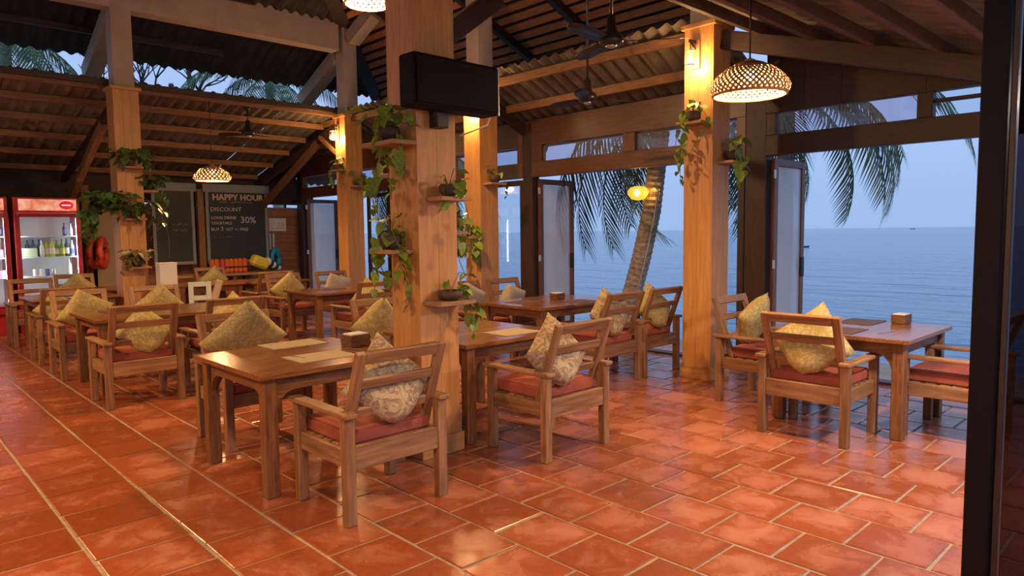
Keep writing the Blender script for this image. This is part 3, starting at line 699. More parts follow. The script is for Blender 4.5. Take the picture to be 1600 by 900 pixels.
# things on the tables
def on(px, z=TH): p = hit(px, 2, z); return Vector((p.x, p.y, z))
def mat_(px, label, rz=0, m='placemat', w=0.42, h=0.30):
    p = on(px); o = bar('placemat', None, (p.x, p.y, TH+0.0025), (w, h, 0.005), m, 0.001, Matrix.Rotation(math.radians(rz), 3, 'Z')); return tag(o, label, 'placemat', 'placemats')
def fork(px, label, rz):
    p = on(px); g = Geo(); g.box((0, 0, 0), (0.11, 0.008, 0.003)); g.box((0.07, 0, 0), (0.04, 0.022, 0.003))
    for k in range(4): g.box((0.107, -0.0095+0.0063*k, 0), (0.04, 0.003, 0.003))
    o = g.obj('fork', 'steel', None, (p.x, p.y, TH+0.0068), rot=Matrix.Rotation(math.radians(rz), 3, 'Z')); return tag(o, label, 'fork', 'cutlery')
def knife(px, label, rz):
    p = on(px); g = Geo(); g.box((-0.03, 0, 0), (0.08, 0.012, 0.004)); g.box((0.06, 0.002, 0), (0.10, 0.017, 0.002))
    o = g.obj('table_knife', 'steel', None, (p.x, p.y, TH+0.0072), rot=Matrix.Rotation(math.radians(rz), 3, 'Z')); return tag(o, label, 'knife', 'cutlery')
def basket(px, label, rz=0, w=0.15, d=0.12, h=0.075):
    p = on(px); b = thing('napkin_basket', label, 'basket', (p.x, p.y, TH+0.0005), math.radians(rz), 'woven napkin baskets')
    bar('bottom', b, (0, 0, 0.005), (w-0.012, d-0.012, 0.01), 'wicker', 0)
    for k in range(7):
        z = 0.006+h*k/7+0.004
        g = Geo()
        for s in (-1, 1): g.box((0, s*(d/2-0.004), z), (w, 0.008, h/7-0.002)); g.box((s*(w/2-0.004), 0, z), (0.008, d-0.016, h/7-0.002))
        g.obj('woven_band', 'wicker', b)
    bar('napkin_stack', b, (0, 0, h*0.5+0.012), (w-0.024, d-0.024, h), 'paper', 0.004)
    return b
mat_((500, 557), 'tan placemat with fork, beside the woven basket and the chair with floral pillow', 0); mat_((458, 538), 'tan placemat in front of the big olive pillow', 0, w=0.44)
fork((470, 560), 'fork lying on the near tan placemat', 100); knife((556, 547), 'table knife at the basket end of the tan placemat', 100); knife((500, 531), 'table knife on the placemat before the big olive pillow', 100)
basket((556, 540), 'woven brown napkin basket on the two placemat table', 4, 0.17, 0.14, 0.085)
mat_((800, 519), 'tan placemat on the table against the loudspeaker column', 0, w=0.40); fork((756, 517), 'fork on the table against the loudspeaker column', 120); knife((818, 513), 'knife on the table against the loudspeaker column', 120)
basket((871, 468), 'napkin basket on the doorway table', 0); mat_((905, 471), 'dark placemat right of the doorway table basket', 0, 'placemat_dark', 0.38); mat_((820, 472), 'dark placemat left of the doorway table basket', 0, 'placemat_dark', 0.38)
basket((1408, 505), 'small light wooden napkin box on the numbered sea front table', 0, 0.16, 0.12, 0.075); mat_((1345, 503), 'dark placemat near the box on the numbered sea front table', 0, 'placemat_dark', 0.40); mat_((1315, 516), 'dark placemat by the chair tucked into the numbered table', 0, 'placemat_dark', 0.36)
knife((1388, 519), 'knife on the numbered sea front table', 160)
mat_((515, 452), 'tan placemat on the long table by the chalkboards', 0, 'placemat_dark', 0.4); mat_((190, 486), 'dark placemat on the long fern column table', 0, 'placemat_dark', 0.4)
# number plate on the apron of the sea front table
npl = bar('number_plate', T3, (-0.385, -0.4815, TH-0.072), (0.055, 0.006, 0.05), 'white_paint', 0.002)
for (mx_, mz_, mw, mh) in ((-0.008, 0.012, 0.022, 0.004), (-0.008, -0.012, 0.022, 0.004), (-0.017, 0, 0.004, 0.024), (0.001, 0, 0.004, 0.024), (0.016, 0, 0.005, 0.026)):
    o = bar('number_mark', T3, (-0.385+mx_, -0.4852, TH-0.072+mz_), (mw, 0.001, mh), 'black_ink', 0)

# ------------------------------------------------------------------ lamps
def pendant(loc, R_, label, watts, cord_to, shade_mat='rattan', strips=30, big=False, bulb='bulb', col=WARM):
    p = thing('pendant_lamp', label, 'lamp', loc, group='woven pendant lamps')
    H_ = R_*0.86
    prof = lambda t: (R_*(0.10+0.90*math.sin(min(1, 1.12*t)*PI/2)**0.75)*(1 if t < 0.85 else 1-0.10*(t-0.85)/0.15), H_*(1-t))
    g = Geo(); n = 10; wd = 2*PI*R_/strips*0.27
    for fam in (1, -1):
        for s in range(strips):
            pts = []
            for i in range(n+1):
                t_ = i/n; r, z = prof(t_); a = 2*PI*s/strips+fam*t_*0.9; rr = r+fam*0.002+0.0025*math.sin(PI*(i*strips/14+s))
                da = wd/max(r, R_*0.25)
                pts.append([(rr*math.cos(a-da), rr*math.sin(a-da), z), (rr*math.cos(a+da), rr*math.sin(a+da), z)])
            vs = [q for pr in pts for q in pr]; g.add(vs, [(2*i, 2*i+1, 2*i+3, 2*i+2) for i in range(n)])
    g.obj('woven_shade', shade_mat, p)
    rim = []; rr, zz = prof(1.0)
    tube('rim', p, [(rr*math.cos(2*PI*k/28), rr*math.sin(2*PI*k/28), zz) for k in range(29)], 0.011, shade_mat, 5)
    tube('rim', p, [(prof(0)[0]*math.cos(2*PI*k/14), prof(0)[0]*math.sin(2*PI*k/14), H_) for k in range(15)], 0.008, shade_mat, 5)
    lathe_obj('bulb', p, [(0.002, -0.045), (0.022, -0.038), (0.033, -0.012), (0.028, 0.014), (0.015, 0.04)], bulb, (0, 0, H_*0.60), 12)
    lathe_obj('socket', p, [(0.02, 0), (0.022, 0.05), (0.012, 0.07)], 'black_plastic', (0, 0, H_*0.60+0.04), 10)
    tube('cord', p, [(0, 0, H_*0.6+0.10), (0, 0, cord_to-loc[2])], 0.006, 'black_plastic', 6)
    point_light('bulb_light', p, (0, 0, H_*0.60-0.06), watts, col)
    return p
def at_depth(px, d): return Vector((0, 0, CAM_H))+ray(px)*d
q = at_depth((1171, 148), 4.9); big = pendant(tuple(q), 0.275, 'large woven bamboo dome pendant beside the lantern column', 110, 3.86-SN*(3.9-q.y)-0.03, strips=44)
q = at_depth((332, 282), 11.4); pendant(tuple(q), 0.29, 'small woven dome pendant hanging before the chalkboards', 160, 4.89 if q.y < 11.66 else 3.85-SB*(q.y-11.66), strips=26)
q = at_depth((575, 6), 7.2); pendant(tuple(q), 0.26, 'woven pendant cut off by the top of the room left of the loudspeaker column', 420, 6.3, strips=26)
pendant((0.95, 1.7, 2.45), 0.26, 'added unseen woven pendant under the lean-to roof near the aisle', 150, 3.1, strips=26)  # this and the pendants below are unseen, added to light the room
pendant((-0.9, 5.6, 2.7), 0.26, 'added unseen woven pendant over the left aisle', 280, 6.2, strips=26)
pendant((-0.4, 9.6, 2.7), 0.26, 'added unseen woven pendant over the far left aisle', 280, 6.0, strips=26)
pendant((4.85, 0.52, 2.30), 0.26, 'added unseen fill pendant with whiter light under the front eave', 220, 2.80, strips=26, col=(1.0, 0.84, 0.68))  # unseen fill lamp added to brighten the camera-facing sides
pendant((-1.7, 2.2, 2.45), 0.26, 'added unseen woven pendant at the left end of the lean-to roof', 120, 3.3, strips=26)
def lantern(px, xface, label, watts):
    p = hit(px, 0, xface-0.10); l = thing('wall_lantern', label, 'lamp', (xface, p.y, p.z), group='lanterns on the columns')
    bar('back_plate', l, (-0.0125, 0, 0.06), (0.022, 0.10, 0.30), 'shelf_wood', 0.004)
    bar('arm', l, (-0.075, 0, 0.18), (0.12, 0.028, 0.028), 'dark_timber', 0.003); beam('brace', l, (-0.02, 0, 0.10), (-0.10, 0, 0.175), 0.02, 0.02, 'dark_timber')
    tube('chain', l, [(-0.115, 0, 0.17), (-0.115, 0, 0.09)], 0.006, 'black_plastic', 6)
    lathe_obj('top_ring', l, [(0.015, 0.095), (0.05, 0.085), (0.052, 0.075)], 'pale_metal', (-0.115, 0, 0), 14)
    lathe_obj('glass_jar', l, [(0.048, 0.078), (0.048, -0.06)], 'lamp_glass', (-0.115, 0, 0), 16, False)
    lathe_obj('base_ring', l, [(0.052, -0.06), (0.052, -0.07), (0.045, -0.072)], 'pale_metal', (-0.115, 0, 0), 14, False)
    for k in range(5): a = 2*PI*k/5; tube('cage_wire', l, [(-0.115+0.051*math.cos(a), 0.051*math.sin(a), 0.08), (-0.115+0.051*math.cos(a), 0.051*math.sin(a), -0.065)], 0.0025, 'pale_metal', 4)
    lathe_obj('bulb', l, [(0.002, -0.045), (0.018, -0.036), (0.024, -0.012), (0.02, 0.014), (0.01, 0.05)], 'bulb', (-0.115, 0, 0), 12)
    point_light('bulb_light', l, (-0.115, 0, -0.05), watts)
    return l
lantern((1080, 92), P5[0], 'glass jar lantern on the column beside the large woven pendant', 40)
lantern((521, 212), P2[0], 'glass jar lantern on the column near the chalkboards', 48)
lantern((728, 172), P4[0], 'glass jar lantern glowing behind the loudspeaker', 48)

# ------------------------------------------------------------------ loudspeaker
sp = thing('loudspeaker', 'black box loudspeaker on the foreground wood clad column', 'speaker', (3.08, 3.80, 2.62))
bar('cabinet', sp, (0, 0.02, 0), (0.74, 0.17, 0.34), 'jamb_black', 0.012)
bar('grille', sp, (0, -0.074, 0), (0.70, 0.016, 0.30), 'jamb_black', 0.006)
bar('corner_strip', sp, (0.366, -0.06, 0), (0.012, 0.03, 0.34), 'pale_metal', 0.003)
bar('wall_bracket', sp, (-0.02, 0.13, -0.12), (0.10, 0.10, 0.30), 'black_plastic', 0.006)
tube('cable', sp, [(0.372, -0.05, 0.14), (0.385, -0.03, 0.0), (0.375, 0.06, -0.22), (0.2, 0.17, -0.3)], 0.006, 'cable_white', 5)

# ------------------------------------------------------------------ ceiling fans
def fan(loc, top, label, span, ang):
    f = thing('ceiling_fan', label, 'fan', loc, group='black ceiling fans')
    tube('rod', f, [(0, 0, 0.10), (0, 0, top-loc[2])], 0.014, 'fan_black', 8)
    lathe_obj('canopy', f, [(0.02, 0), (0.05, 0.05), (0.055, 0.09)], 'fan_black', (0, 0, top-loc[2]-0.09), 12)
    lathe_obj('motor', f, [(0.03, -0.05), (0.105, -0.04), (0.115, 0.0), (0.09, 0.05), (0.05, 0.08), (0.04, 0.20), (0.02, 0.22)], 'fan_black', (0, 0, 0), 20)
    lathe_obj('hub_cap', f, [(0.005, -0.075), (0.04, -0.068), (0.055, -0.05)], 'steel', (0, 0, 0), 14)
    for k in range(3):
        a = ang+2*PI*k/3
        g = Geo(); n = 6; vs = []
        for i in range(n+1):
            u = i/n; r = 0.12+u*(span/2-0.12); w = 0.055+0.02*math.sin(PI*u) - (0.02 if i == n else 0); tw = math.radians(14)
            for s in (-1, 1): vs.append((r, s*w*math.cos(tw), s*w*math.sin(tw)))
        vs2 = vs+[(x, y, z+0.006) for x, y, z in vs]; m_ = len(vs)
        fs = [(2*i, 2*i+2, 2*i+3, 2*i+1) for i in range(n)]+[(2*i+m_, 2*i+1+m_, 2*i+3+m_, 2*i+2+m_) for i in range(n)]
        for i in range(n): fs += [(2*i, 2*i+m_, 2*i+2+m_, 2*i+2), (2*i+1, 2*i+3, 2*i+3+m_, 2*i+1+m_)]
        fs += [(0, 1, 1+m_, m_), (2*n, 2*n+m_, 2*n+1+m_, 2*n+1)]
        g.add(vs2, fs); g.obj('blade', 'fan_black', f, (0, 0, -0.02), True, Matrix.Rotation(a, 3, 'Z'))
    return f
q = at_depth((955, 62), 6.3); fan(tuple(q), EZ+(8.6-q.x)*SU, 'black ceiling fan hanging under the tile battens', 1.36, math.radians(-52))
q = at_depth((918, 153), 8.0); fan(tuple(q), EZ+(8.6-q.x)*SU, 'smaller looking black ceiling fan above the doorway table', 1.16, math.radians(-30))
q = at_depth((388, 208), 11.9); fan(tuple(q), 3.80, 'black ceiling fan under the back lean-to by the chalkboards', 1.0, 0.3)

# ------------------------------------------------------------------ planters on the columns
def leaf_mesh(mat, key, fold=0.25):
    if key in MESH: return MESH[key]
    out = [(0.0, 0.0), (0.30, -0.10), (0.50, 0.12), (0.48, 0.40), (0.28, 0.75), (0.0, 1.08)]
    mid = [(0.0, 0.0), (0.0, 0.12), (0.0, 0.35), (0.0, 0.62), (0.0, 0.85), (0.0, 1.08)]
    vs = [(0, y, -0.10*(y-0.4)**2) for x, y in mid]; n = len(vs)
    for s in (1, -1): vs += [(s*x, y, fold*abs(x)-0.10*(y-0.4)**2) for x, y in out]
    fs = []
    for i in range(n-1):
        fs.append((i, n+i, n+i+1, i+1)); fs.append((i, i+1, 2*n+i+1, 2*n+i))
    me = mesh_from('leaf', vs, fs, True); me.materials.append(MATS[mat]); MESH[key] = me; return me
def planter(shelf_c, shelf_d, label, trails, pot=0.085, leaf='leaf', lsize=0.075, seed=1, bowl=False, parts=True, potted=True, tuft=6, spread=0.16, cat='plant'):
    """shelf (thing) + potted trailing plant (thing). trails: list of (angle deg, reach, drop)"""
    rnd = random.Random(seed)
    sh = bar('planter_shelf', None, shelf_c, shelf_d, 'shelf_wood', 0.004)
    tag(sh, 'wooden shelf under the '+label, 'shelf', 'planter shelves')
    base = (shelf_c[0], shelf_c[1], shelf_c[2]+shelf_d[2]/2+0.0005)
    pl = thing('trailing_plant', label, cat, base, group='potted trailing plants')
    h = pot*(0.75 if bowl else 1.25)
    lathe_obj('pot', pl, [(pot*0.55, 0), (pot*0.95, h*0.35), (pot, h*0.8), (pot*0.88, h), (pot*0.80, h), (pot*0.78, h*0.85)], 'pot_shell', (0, 0, 0), 14)
    joined = Geo(); stems = Geo(); LM = leaf_mesh(leaf, 'leaf_'+leaf)
    def put(p, size, az, pitch, roll):
        R0 = Matrix.Rotation(az, 3, 'Z') @ Matrix.Rotation(pitch, 3, 'X') @ Matrix.Rotation(roll, 3, 'Y')
        if parts: link('leaf', LM, leaf, pl, p, R0, (size, size, size))
        else: joined.add([R0 @ (v.co*size)+Vector(p) for v in LM.vertices], [tuple(f.vertices) for f in LM.polygons])
    for k in range(tuft):
        a = rnd.uniform(0, 2*PI); r = rnd.uniform(0.02, spread); z = h+rnd.uniform(0.0, 0.14)
        p = (r*math.cos(a), r*math.sin(a), z); stems.add(*tube_geo([(0, 0, h*0.8), (p[0]*0.5, p[1]*0.5, z+0.02), p], 0.003, 4))
        put(p, lsize*rnd.uniform(0.8, 1.35), a-PI/2, rnd.uniform(-1.1, 0.2), rnd.uniform(-.6, .6))
    for (ad, reach, drop) in trails:
        a = math.radians(ad); pts = []
        n = max(5, int((reach+drop)/0.045)); w1, w2 = rnd.uniform(0, 6), rnd.uniform(0, 6)
        for i in range(n+1):
            u = i/n; hr = pot*0.5+reach*min(1, 2.2*u); z = h+0.04*math.sin(min(1, 2.5*u)*PI)-drop*max(0, u-0.12)/0.88
            pts.append((hr*math.cos(a)+0.025*math.sin(7*u+w1), hr*math.sin(a)+0.025*math.sin(6*u+w2), z))
        stems.add(*tube_geo(pts, 0.0032, 4))
        for i in range(1, n+1):
            if rnd.random() < 0.78:
                s = lsize*rnd.uniform(0.75, 1.5)*(1-0.3*i/n); az = rnd.uniform(0, 2*PI)
                put((pts[i][0], pts[i][1], pts[i][2]), s, az, rnd.uniform(-1.5, -0.5), rnd.uniform(-.5, .5))
    if stems.v: stems.obj('stems', 'vine', pl)
    if joined.v: o = joined.obj('foliage', leaf, pl); o['kind'] = 'stuff'
    return pl
def on_right(col, px, z_only=True):   # point on the camera-side (-y) face of a column
    return hit(px, 1, col[1])
def on_left(col, px): return hit(px, 0, col[0])
SH = 0.03
# loudspeaker column
z = on_right(P3, (690, 312)).z; planter((P3[0]+0.20, P3[1]-0.0925, z), (0.27, 0.18, SH), 'dark pot with one trailing vine high on the loudspeaker column', [(-40, 0.10, 0.42), (-150, 0.05, 0.15)], seed=3, pot=0.07, tuft=3)
z = on_right(P3, (700, 470)).z; planter((P3[0]+0.19, P3[1]-0.1025, z), (0.33, 0.20, SH), 'low coconut bowl with small vine low on the loudspeaker column', [(-20, 0.14, 0.22), (0, 0.16, 0.38)], seed=4, pot=0.095, bowl=True, tuft=2)
z = on_left(P3, (600, 392)).z; planter((P3[0]-0.0925, P3[1]+0.21, z), (0.18, 0.30, SH), 'leafy pothos at mid height left of the loudspeaker column', [(120, 0.10, 0.40), (90, 0.05, 0.36), (-100, 0.10, 0.30), (-60, 0.06, 0.5)], seed=5, tuft=9, lsize=0.085)
z = on_left(P3, (600, 232)).z; planter((P3[0]-0.1025, P3[1]+0.19, z), (0.20, 0.40, SH), 'big pothos high up left of the loudspeaker column', [(110, 0.06, 0.62), (170, 0.06, 0.55), (-90, 0.08, 0.35), (60, 0.05, 0.5)], seed=6, tuft=14, lsize=0.09, spread=0.2)
z = on_left(P3, (600, 150)).z; planter((P3[0]+CW/2, P3[1]+CW+0.0925, 2.05), (0.26, 0.18, SH), 'pot behind the loudspeaker column in front of the lantern glow', [(30, 0.12, 0.35), (0, 0.14, 0.2)], seed=8, tuft=6)
planter((P3[0]+CW+0.0925, P3[1]+CW/2+0.02, 1.62), (0.18, 0.24, SH), 'small dark pot with vine beside the loudspeaker column', [(0, 0.10, 0.3), (-60, 0.06, 0.42), (30, 0.10, 0.25)], seed=9, tuft=5, pot=0.07)
# column behind it
z = on_right(P4, (765, 288)).z; planter((P4[0]+0.20, P4[1]-0.0925, z), (0.30, 0.18, SH), 'spindly vine on the column behind the loudspeaker', [(-20, 0.14, 0.3)], seed=11, tuft=5, lsize=0.07)
z = on_left(P4, (735, 350)).z; planter((P4[0]-0.0925, P4[1]+0.12, z-0.2), (0.18, 0.28, SH), 'yellow green pothos on the column behind the loudspeaker', [(-60, 0.06, 0.45), (-100, 0.1, 0.5), (180, 0.08, 0.4)], seed=12, tuft=8, lsize=0.11)
# lantern column by the dome pendant
z = on_left(P5, (1085, 195)).z; planter((P5[0]-0.0925, P5[1]+0.18, z), (0.18, 0.30, SH), 'yellow lit pothos under the lantern beside the dome pendant', [(-80, 0.10, 0.22), (110, 0.08, 0.62), (140, 0.12, 0.5), (90, 0.1, 0.75)], seed=14, tuft=10, lsize=0.075)
z = on_right(P5, (1130, 255)).z; planter((P5[0]+0.24, P5[1]-0.0925, z), (0.30, 0.18, SH), 'pothos on the door side of the lantern column', [(-120, 0.06, 0.40), (-100, 0.10, 0.3)], seed=15, tuft=6, lsize=0.095)
# chalkboard side lantern column
z = on_left(P2, (530, 268)).z; planter((P2[0]-0.0925, P2[1]+0.14, z), (0.18, 0.28, SH), 'yellow lit vine below the lantern near the chalkboards', [(100, 0.12, 0.3), (150, 0.08, 0.4), (-80, 0.06, 0.35)], seed=16, parts=False, tuft=12)
z = on_right(P2, (560, 292)).z; planter((P2[0]+0.19, P2[1]-0.0925, z), (0.26, 0.18, SH), 'vine pot on the room side of the column near the chalkboards', [(-90, 0.1, 0.25)], seed=17, parts=False, tuft=8, lsize=0.1)
# fern column
z = on_right(P1, (208, 263)).z; planter((P1[0]+0.16, P1[1]-0.0925, z), (0.30, 0.18, SH), 'upper dark fern on the room side of the fern column', [(-30, 0.2, 0.12), (-140, 0.15, 0.1)], seed=18, parts=False, leaf='leaf_dark', tuft=44, lsize=0.10, spread=0.30)
z = on_right(P1, (208, 343)).z; planter((P1[0]+0.17, P1[1]-0.0925, z), (0.30, 0.18, SH), 'lower dark fern on the room side of the fern column', [(-30, 0.2, 0.2), (-150, 0.2, 0.12), (-90, 0.15, 0.15)], seed=19, parts=False, leaf='leaf_dark', tuft=60, lsize=0.10, spread=0.34)
z = hit((240, 300), 1, P1[1]+0.2).z; planter((P1[0]+CW+0.1025, P1[1]+0.17, z), (0.20, 0.30, SH), 'fern on the chalkboard side of the fern column', [(0, 0.2, 0.5), (-40, 0.15, 0.6)], seed=20, parts=False, leaf='leaf_dark', tuft=40, lsize=0.10, spread=0.30)
z = hit((150, 330), 0, P1[0]-0.2).z; planter((P1[0]-0.1025, P1[1]+0.17, z), (0.20, 0.34, SH), 'bushy green plant on the fridge side of the fern column', [(180, 0.25, 0.35), (120, 0.2, 0.45), (-150, 0.2, 0.2), (160, 0.25, 0.6)], seed=21, parts=False, leaf='leaf_dark', tuft=95, lsize=0.12, spread=0.42)
z = on_right(P1, (215, 418)).z; planter((P1[0]+0.18, P1[1]-0.0925, z), (0.34, 0.18, SH), 'dry straggly plant on the lowest shelf of the fern column', [(-130, 0.2, 0.15), (-160, 0.2, 0.2)], seed=22, parts=False, leaf='vine', tuft=50, lsize=0.08, spread=0.2)

# ------------------------------------------------------------------ drinks fridges
def fridge(x0, x1, yf, label, show=True):
    f = thing('drinks_fridge', label, 'fridge', ((x0+x1)/2, yf, 0), group='red drinks fridges'); w = x1-x0; H_ = 2.30; dp = 0.62; s = 0.07
    bar('side_panel', f, (-w/2+0.02, dp/2+0.03, H_/2), (0.04, dp, H_), 'fridge_red'); bar('side_panel', f, (w/2-0.02, dp/2+0.03, H_/2), (0.04, dp, H_), 'fridge_red')
    bar('back_panel', f, (0, dp+0.01, H_/2), (w-0.08, 0.04, H_), 'fridge_white', 0)
    bar('base', f, (0, dp/2+0.01, 0.24), (w-0.08, dp-0.04, 0.48), 'fridge_red'); bar('top_box', f, (0, dp/2+0.02, H_-0.13), (w-0.08, dp-0.04, 0.26), 'fridge_red')
    bar('banner', f, (0.01, -0.006, H_-0.125), (w-0.12, 0.012, 0.19), 'fridge_banner', 0)
    lg = lathe_obj('logo', f, [(0.085, -0.004), (0.085, 0.004)], 'logo_red', (w/2-0.20, -0.016, H_-0.125), 24, rot=Matrix.Rotation(PI/2, 3, 'X'))
    lg.scale = (1.25, 0.85, 1)
    bar('logo_stripe', lg, (0, 0, 0.0055), (0.11, 0.022, 0.002), 'logo_white', 0.0)
    d = bpy.data.objects.new('door', None); COL.objects.link(d); d.parent = f; d.location = (0, -0.02, 0)
    for sx in (-1, 1): bar('stile', d, (sx*(w/2-s/2), 0, 1.19), (s, 0.04, 1.66), 'fridge_red')
    bar('rail', d, (0, 0, 2.0-0.0), (w-2*s, 0.04, 0.06), 'fridge_red'); bar('rail', d, (0, 0, 0.40), (w-2*s, 0.04, 0.10), 'fridge_red')
    bar('pane', d, (0, 0, 1.21), (w-2*s, 0.006, 1.52), 'glass', 0)
    bar('handle', d, (-w/2+0.035, -0.04, 1.15), (0.03, 0.03, 0.35), 'fridge_red')
    for z in (0.95, 1.28, 1.64): bar('shelf', f, (0, dp/2, z), (w-0.085, dp-0.12, 0.018), 'fridge_white', 0.002)
    bar('tube_light', f, (w/2-0.055, 0.035, 1.25), (0.02, 0.02, 1.4), 'fridge_tube', 0.003)
    bar('tube_light', f, (-w/2+0.055, 0.035, 1.25), (0.02, 0.02, 1.4), 'fridge_tube', 0.003)
    return f
YF = 14.18
fridge(2.06, 3.02, YF, 'red glass door drinks fridge with white and yellow bottles beside the fern column')
fridge(1.02, 1.98, YF, 'red drinks fridge cut off at the aisle, left neighbour of the bottle fridge')
def bottle(x, y, z, label, mat, lab='label_cream', s=1.0):
    b = thing('bottle', label, 'bottle', (x, y, z), group='bottles in the drinks fridge')
    r, h = 0.036*s, 0.28*s
    lathe_obj('glass_body', b, [(r*0.9, 0), (r, 0.01), (r, h*0.58), (r*0.8, h*0.68), (r*0.36, h*0.80), (r*0.34, h*0.95), (r*0.42, h*0.96), (r*0.42, h)], mat, (0, 0, 0), 12)
    lathe_obj('paper_label', b, [(r*1.02, h*0.15), (r*1.02, h*0.48)], lab, (0, 0, 0), 12, False)
    return b
zs = {0: 0.9595, 1: 1.2895, 2: 1.6495}
cols = [('bottle_clear', 'label_cream'), ('bottle_yellow', 'label_cream'), ('bottle_yellow', 'label_cream'), ('bottle_green', 'label_cream'), ('bottle_green', 'bottle_yellow'), ('bottle_dark', 'label_cream'), ('bottle_clear', 'label_blue')]
names_ = ['clear wine bottle at the carton end of the middle fridge shelf', 'yellow wine bottle next to the clear bottle on the middle fridge shelf', 'second yellow wine bottle on the middle fridge shelf', 'green bottle next to the yellow wines on the middle fridge shelf', 'green bottle with yellow label on the middle fridge shelf', 'dark bottle near the lit edge of the middle fridge shelf', 'clear bottle with blue label at the lit edge of the middle fridge shelf']
for k, (mm, ll) in enumerate(cols): bottle(2.45+0.075*k, YF+0.14+0.02*(k % 2), zs[1], names_[k], mm, ll, 1.0+0.06*(k % 3))
for k in range(3): bottle(2.28+0.085*k, YF+0.38, zs[1], ['dark bottle behind the pale green carton in the fridge', 'middle one of three dark bottles at the back of the fridge', 'dark bottle at the back, next to the clear wine bottle'][k], 'bottle_dark', 'bottle_dark', 1.05)
bottle(2.80, YF+0.15, zs[2], 'dark bottle on the top fridge shelf', 'bottle_dark', 'label_blue', 0.8); bottle(2.90, YF+0.15, zs[2], 'clear bottle on the top fridge shelf', 'bottle_clear', 'label_cream', 0.75)
bottle(2.84, YF+0.15, zs[0], 'large clear bottle on the low fridge shelf', 'bottle_clear', 'label_cream', 1.05)
tag(bar('carton', None, (2.27, YF+0.2, zs[1]+0.075), (0.22, 0.16, 0.15), 'carton_green', 0.004), 'pale green carton on the middle fridge shelf', 'carton')
for k in range(4): tag(lathe_obj('drink_can', None, [(0.028, 0), (0.033, 0.01), (0.033, 0.11), (0.027, 0.12)], ['white_paint', 'white_paint', 'label_blue', 'steel'][k], (2.33+0.09*k, YF+0.14, zs[0]), 12), ['white can on the low fridge shelf', 'second white can on the low fridge shelf', 'blue can on the low fridge shelf', 'silver can beside the large clear bottle in the fridge'][k], 'can', 'cans in the drinks fridge')
tag(bar('carton', None, (1.80, YF+0.2, zs[1]+0.07), (0.2, 0.16, 0.14), 'carton_pink', 0.004), 'pink carton in the cut off fridge', 'carton')
bottle(1.86, YF+0.14, zs[2], 'blue labelled bottle in the cut off fridge', 'bottle_dark', 'label_blue', 0.9); bottle(1.75, YF+0.14, zs[2], 'dark bottle in the cut off fridge', 'bottle_dark', 'label_cream', 0.9)
tag(bar('carton', None, (1.82, YF+0.2, zs[0]+0.06), (0.22, 0.16, 0.12), 'carton_pink', 0.004), 'pink pack on the low shelf of the cut off fridge', 'carton')

# ------------------------------------------------------------------ chalkboards and the things at the back wall
YC = 15.169
def text(parent, s, x, z, size, mat, bold=0.0, align='LEFT', name='lettering', sx=1.0):
    cu = bpy.data.curves.new('text', 'FONT'); cu.body = s; cu.size = size; cu.align_x = align; cu.extrude = 0.001; cu.offset = bold; cu.resolution_u = 2
    tmp = bpy.data.objects.new('t', cu); COL.objects.link(tmp); dg = bpy.context.evaluated_depsgraph_get(); dg.update()
    me = bpy.data.meshes.new_from_object(tmp.evaluated_get(dg)); bpy.data.objects.remove(tmp)
    me.materials.clear()
    o = link(name, me, mat, parent, (x, -0.0185, z), Matrix.Rotation(PI/2, 3, 'X')); o.scale = (sx, 1, 1); return o
def strokes(parent, pls, r, mat, name='chalk_line'):
    g = Geo()
    for pl in pls: g.add(*tube_geo([(x, -0.0195, z) for x, z in pl], r, 4))
    return g.obj(name, mat, parent)
def scribble(x0, x1, z, amp, n, seed):
    rnd = random.Random(seed); out = []; x = x0; step = (x1-x0)/n
    for k in range(n):
        if rnd.random() < 0.2: x += step; continue
        out.append([(x, z+rnd.uniform(-amp, amp)), (x+step*0.4, z+rnd.uniform(-amp, amp)), (x+step*0.75, z+rnd.uniform(-amp, amp))]); x += step
    return out
def board(x0, x1, z0, z1, label):
    b = thing('chalkboard', label, 'chalkboard', ((x0+x1)/2, YC, 0)); w = x1-x0
    bar('slate', b, (0, 0, (z0+z1)/2), (w-0.06, 0.03, z1-z0-0.06), 'slate', 0)
    for s in (-1, 1): bar('frame', b, (s*(w/2-0.03), -0.005, (z0+z1)/2), (0.06, 0.04, z1-z0), 'board_frame', 0.003)
    bar('frame', b, (0, -0.005, z0+0.03), (w-0.12, 0.04, 0.06), 'board_frame', 0.003)
    bar('head_board', b, (0, -0.012, z1+0.035), (w+0.10, 0.055, 0.17), 'board_frame', 0.003)
    return b
zA = hit((370, 410), 1, YC).z; zB = hit((370, 302), 1, YC).z
xa, xb = hit((322, 350), 1, YC).x, hit((418, 350), 1, YC).x
b1 = board(xa, xb, zA, zB+0.06, 'happy hour chalkboard with discount prices in white chalk'); w = xb-xa
def bz(py): return hit((370, py), 1, YC).z
def bx(px): return hit((px, 350), 1, YC).x-(xa+xb)/2
text(b1, 'HAPPY HOUR', bx(333), bz(313)-0.0, 0.175, 'chalk_pink', 0.006, sx=1.03)
strokes(b1, scribble(bx(345), bx(395), bz(316.5), 0.013, 22, 2), 0.004, 'chalk_pink', 'chalk_scribble')
text(b1, 'DISCOUNT', bx(329), bz(330.5), 0.125, 'chalk', 0.0, sx=1.05)
text(b1, 'LONG DRINK', bx(330), bz(342.5), 0.088, 'chalk', 0.001); text(b1, 'COCKTAILS', bx(330), bz(350.5), 0.08, 'chalk', 0.001)
text(b1, '30%', bx(375), bz(348.5), 0.20, 'chalk', 0.001, sx=1.05)
text(b1, 'BUY', bx(329), bz(360.5), 0.095, 'chalk', 0.0); text(b1, '3', bx(344), bz(360.5), 0.13, 'chalk', 0.001); text(b1, 'GET +1 FREE', bx(351.5), bz(360.5), 0.09, 'chalk', 0.0)
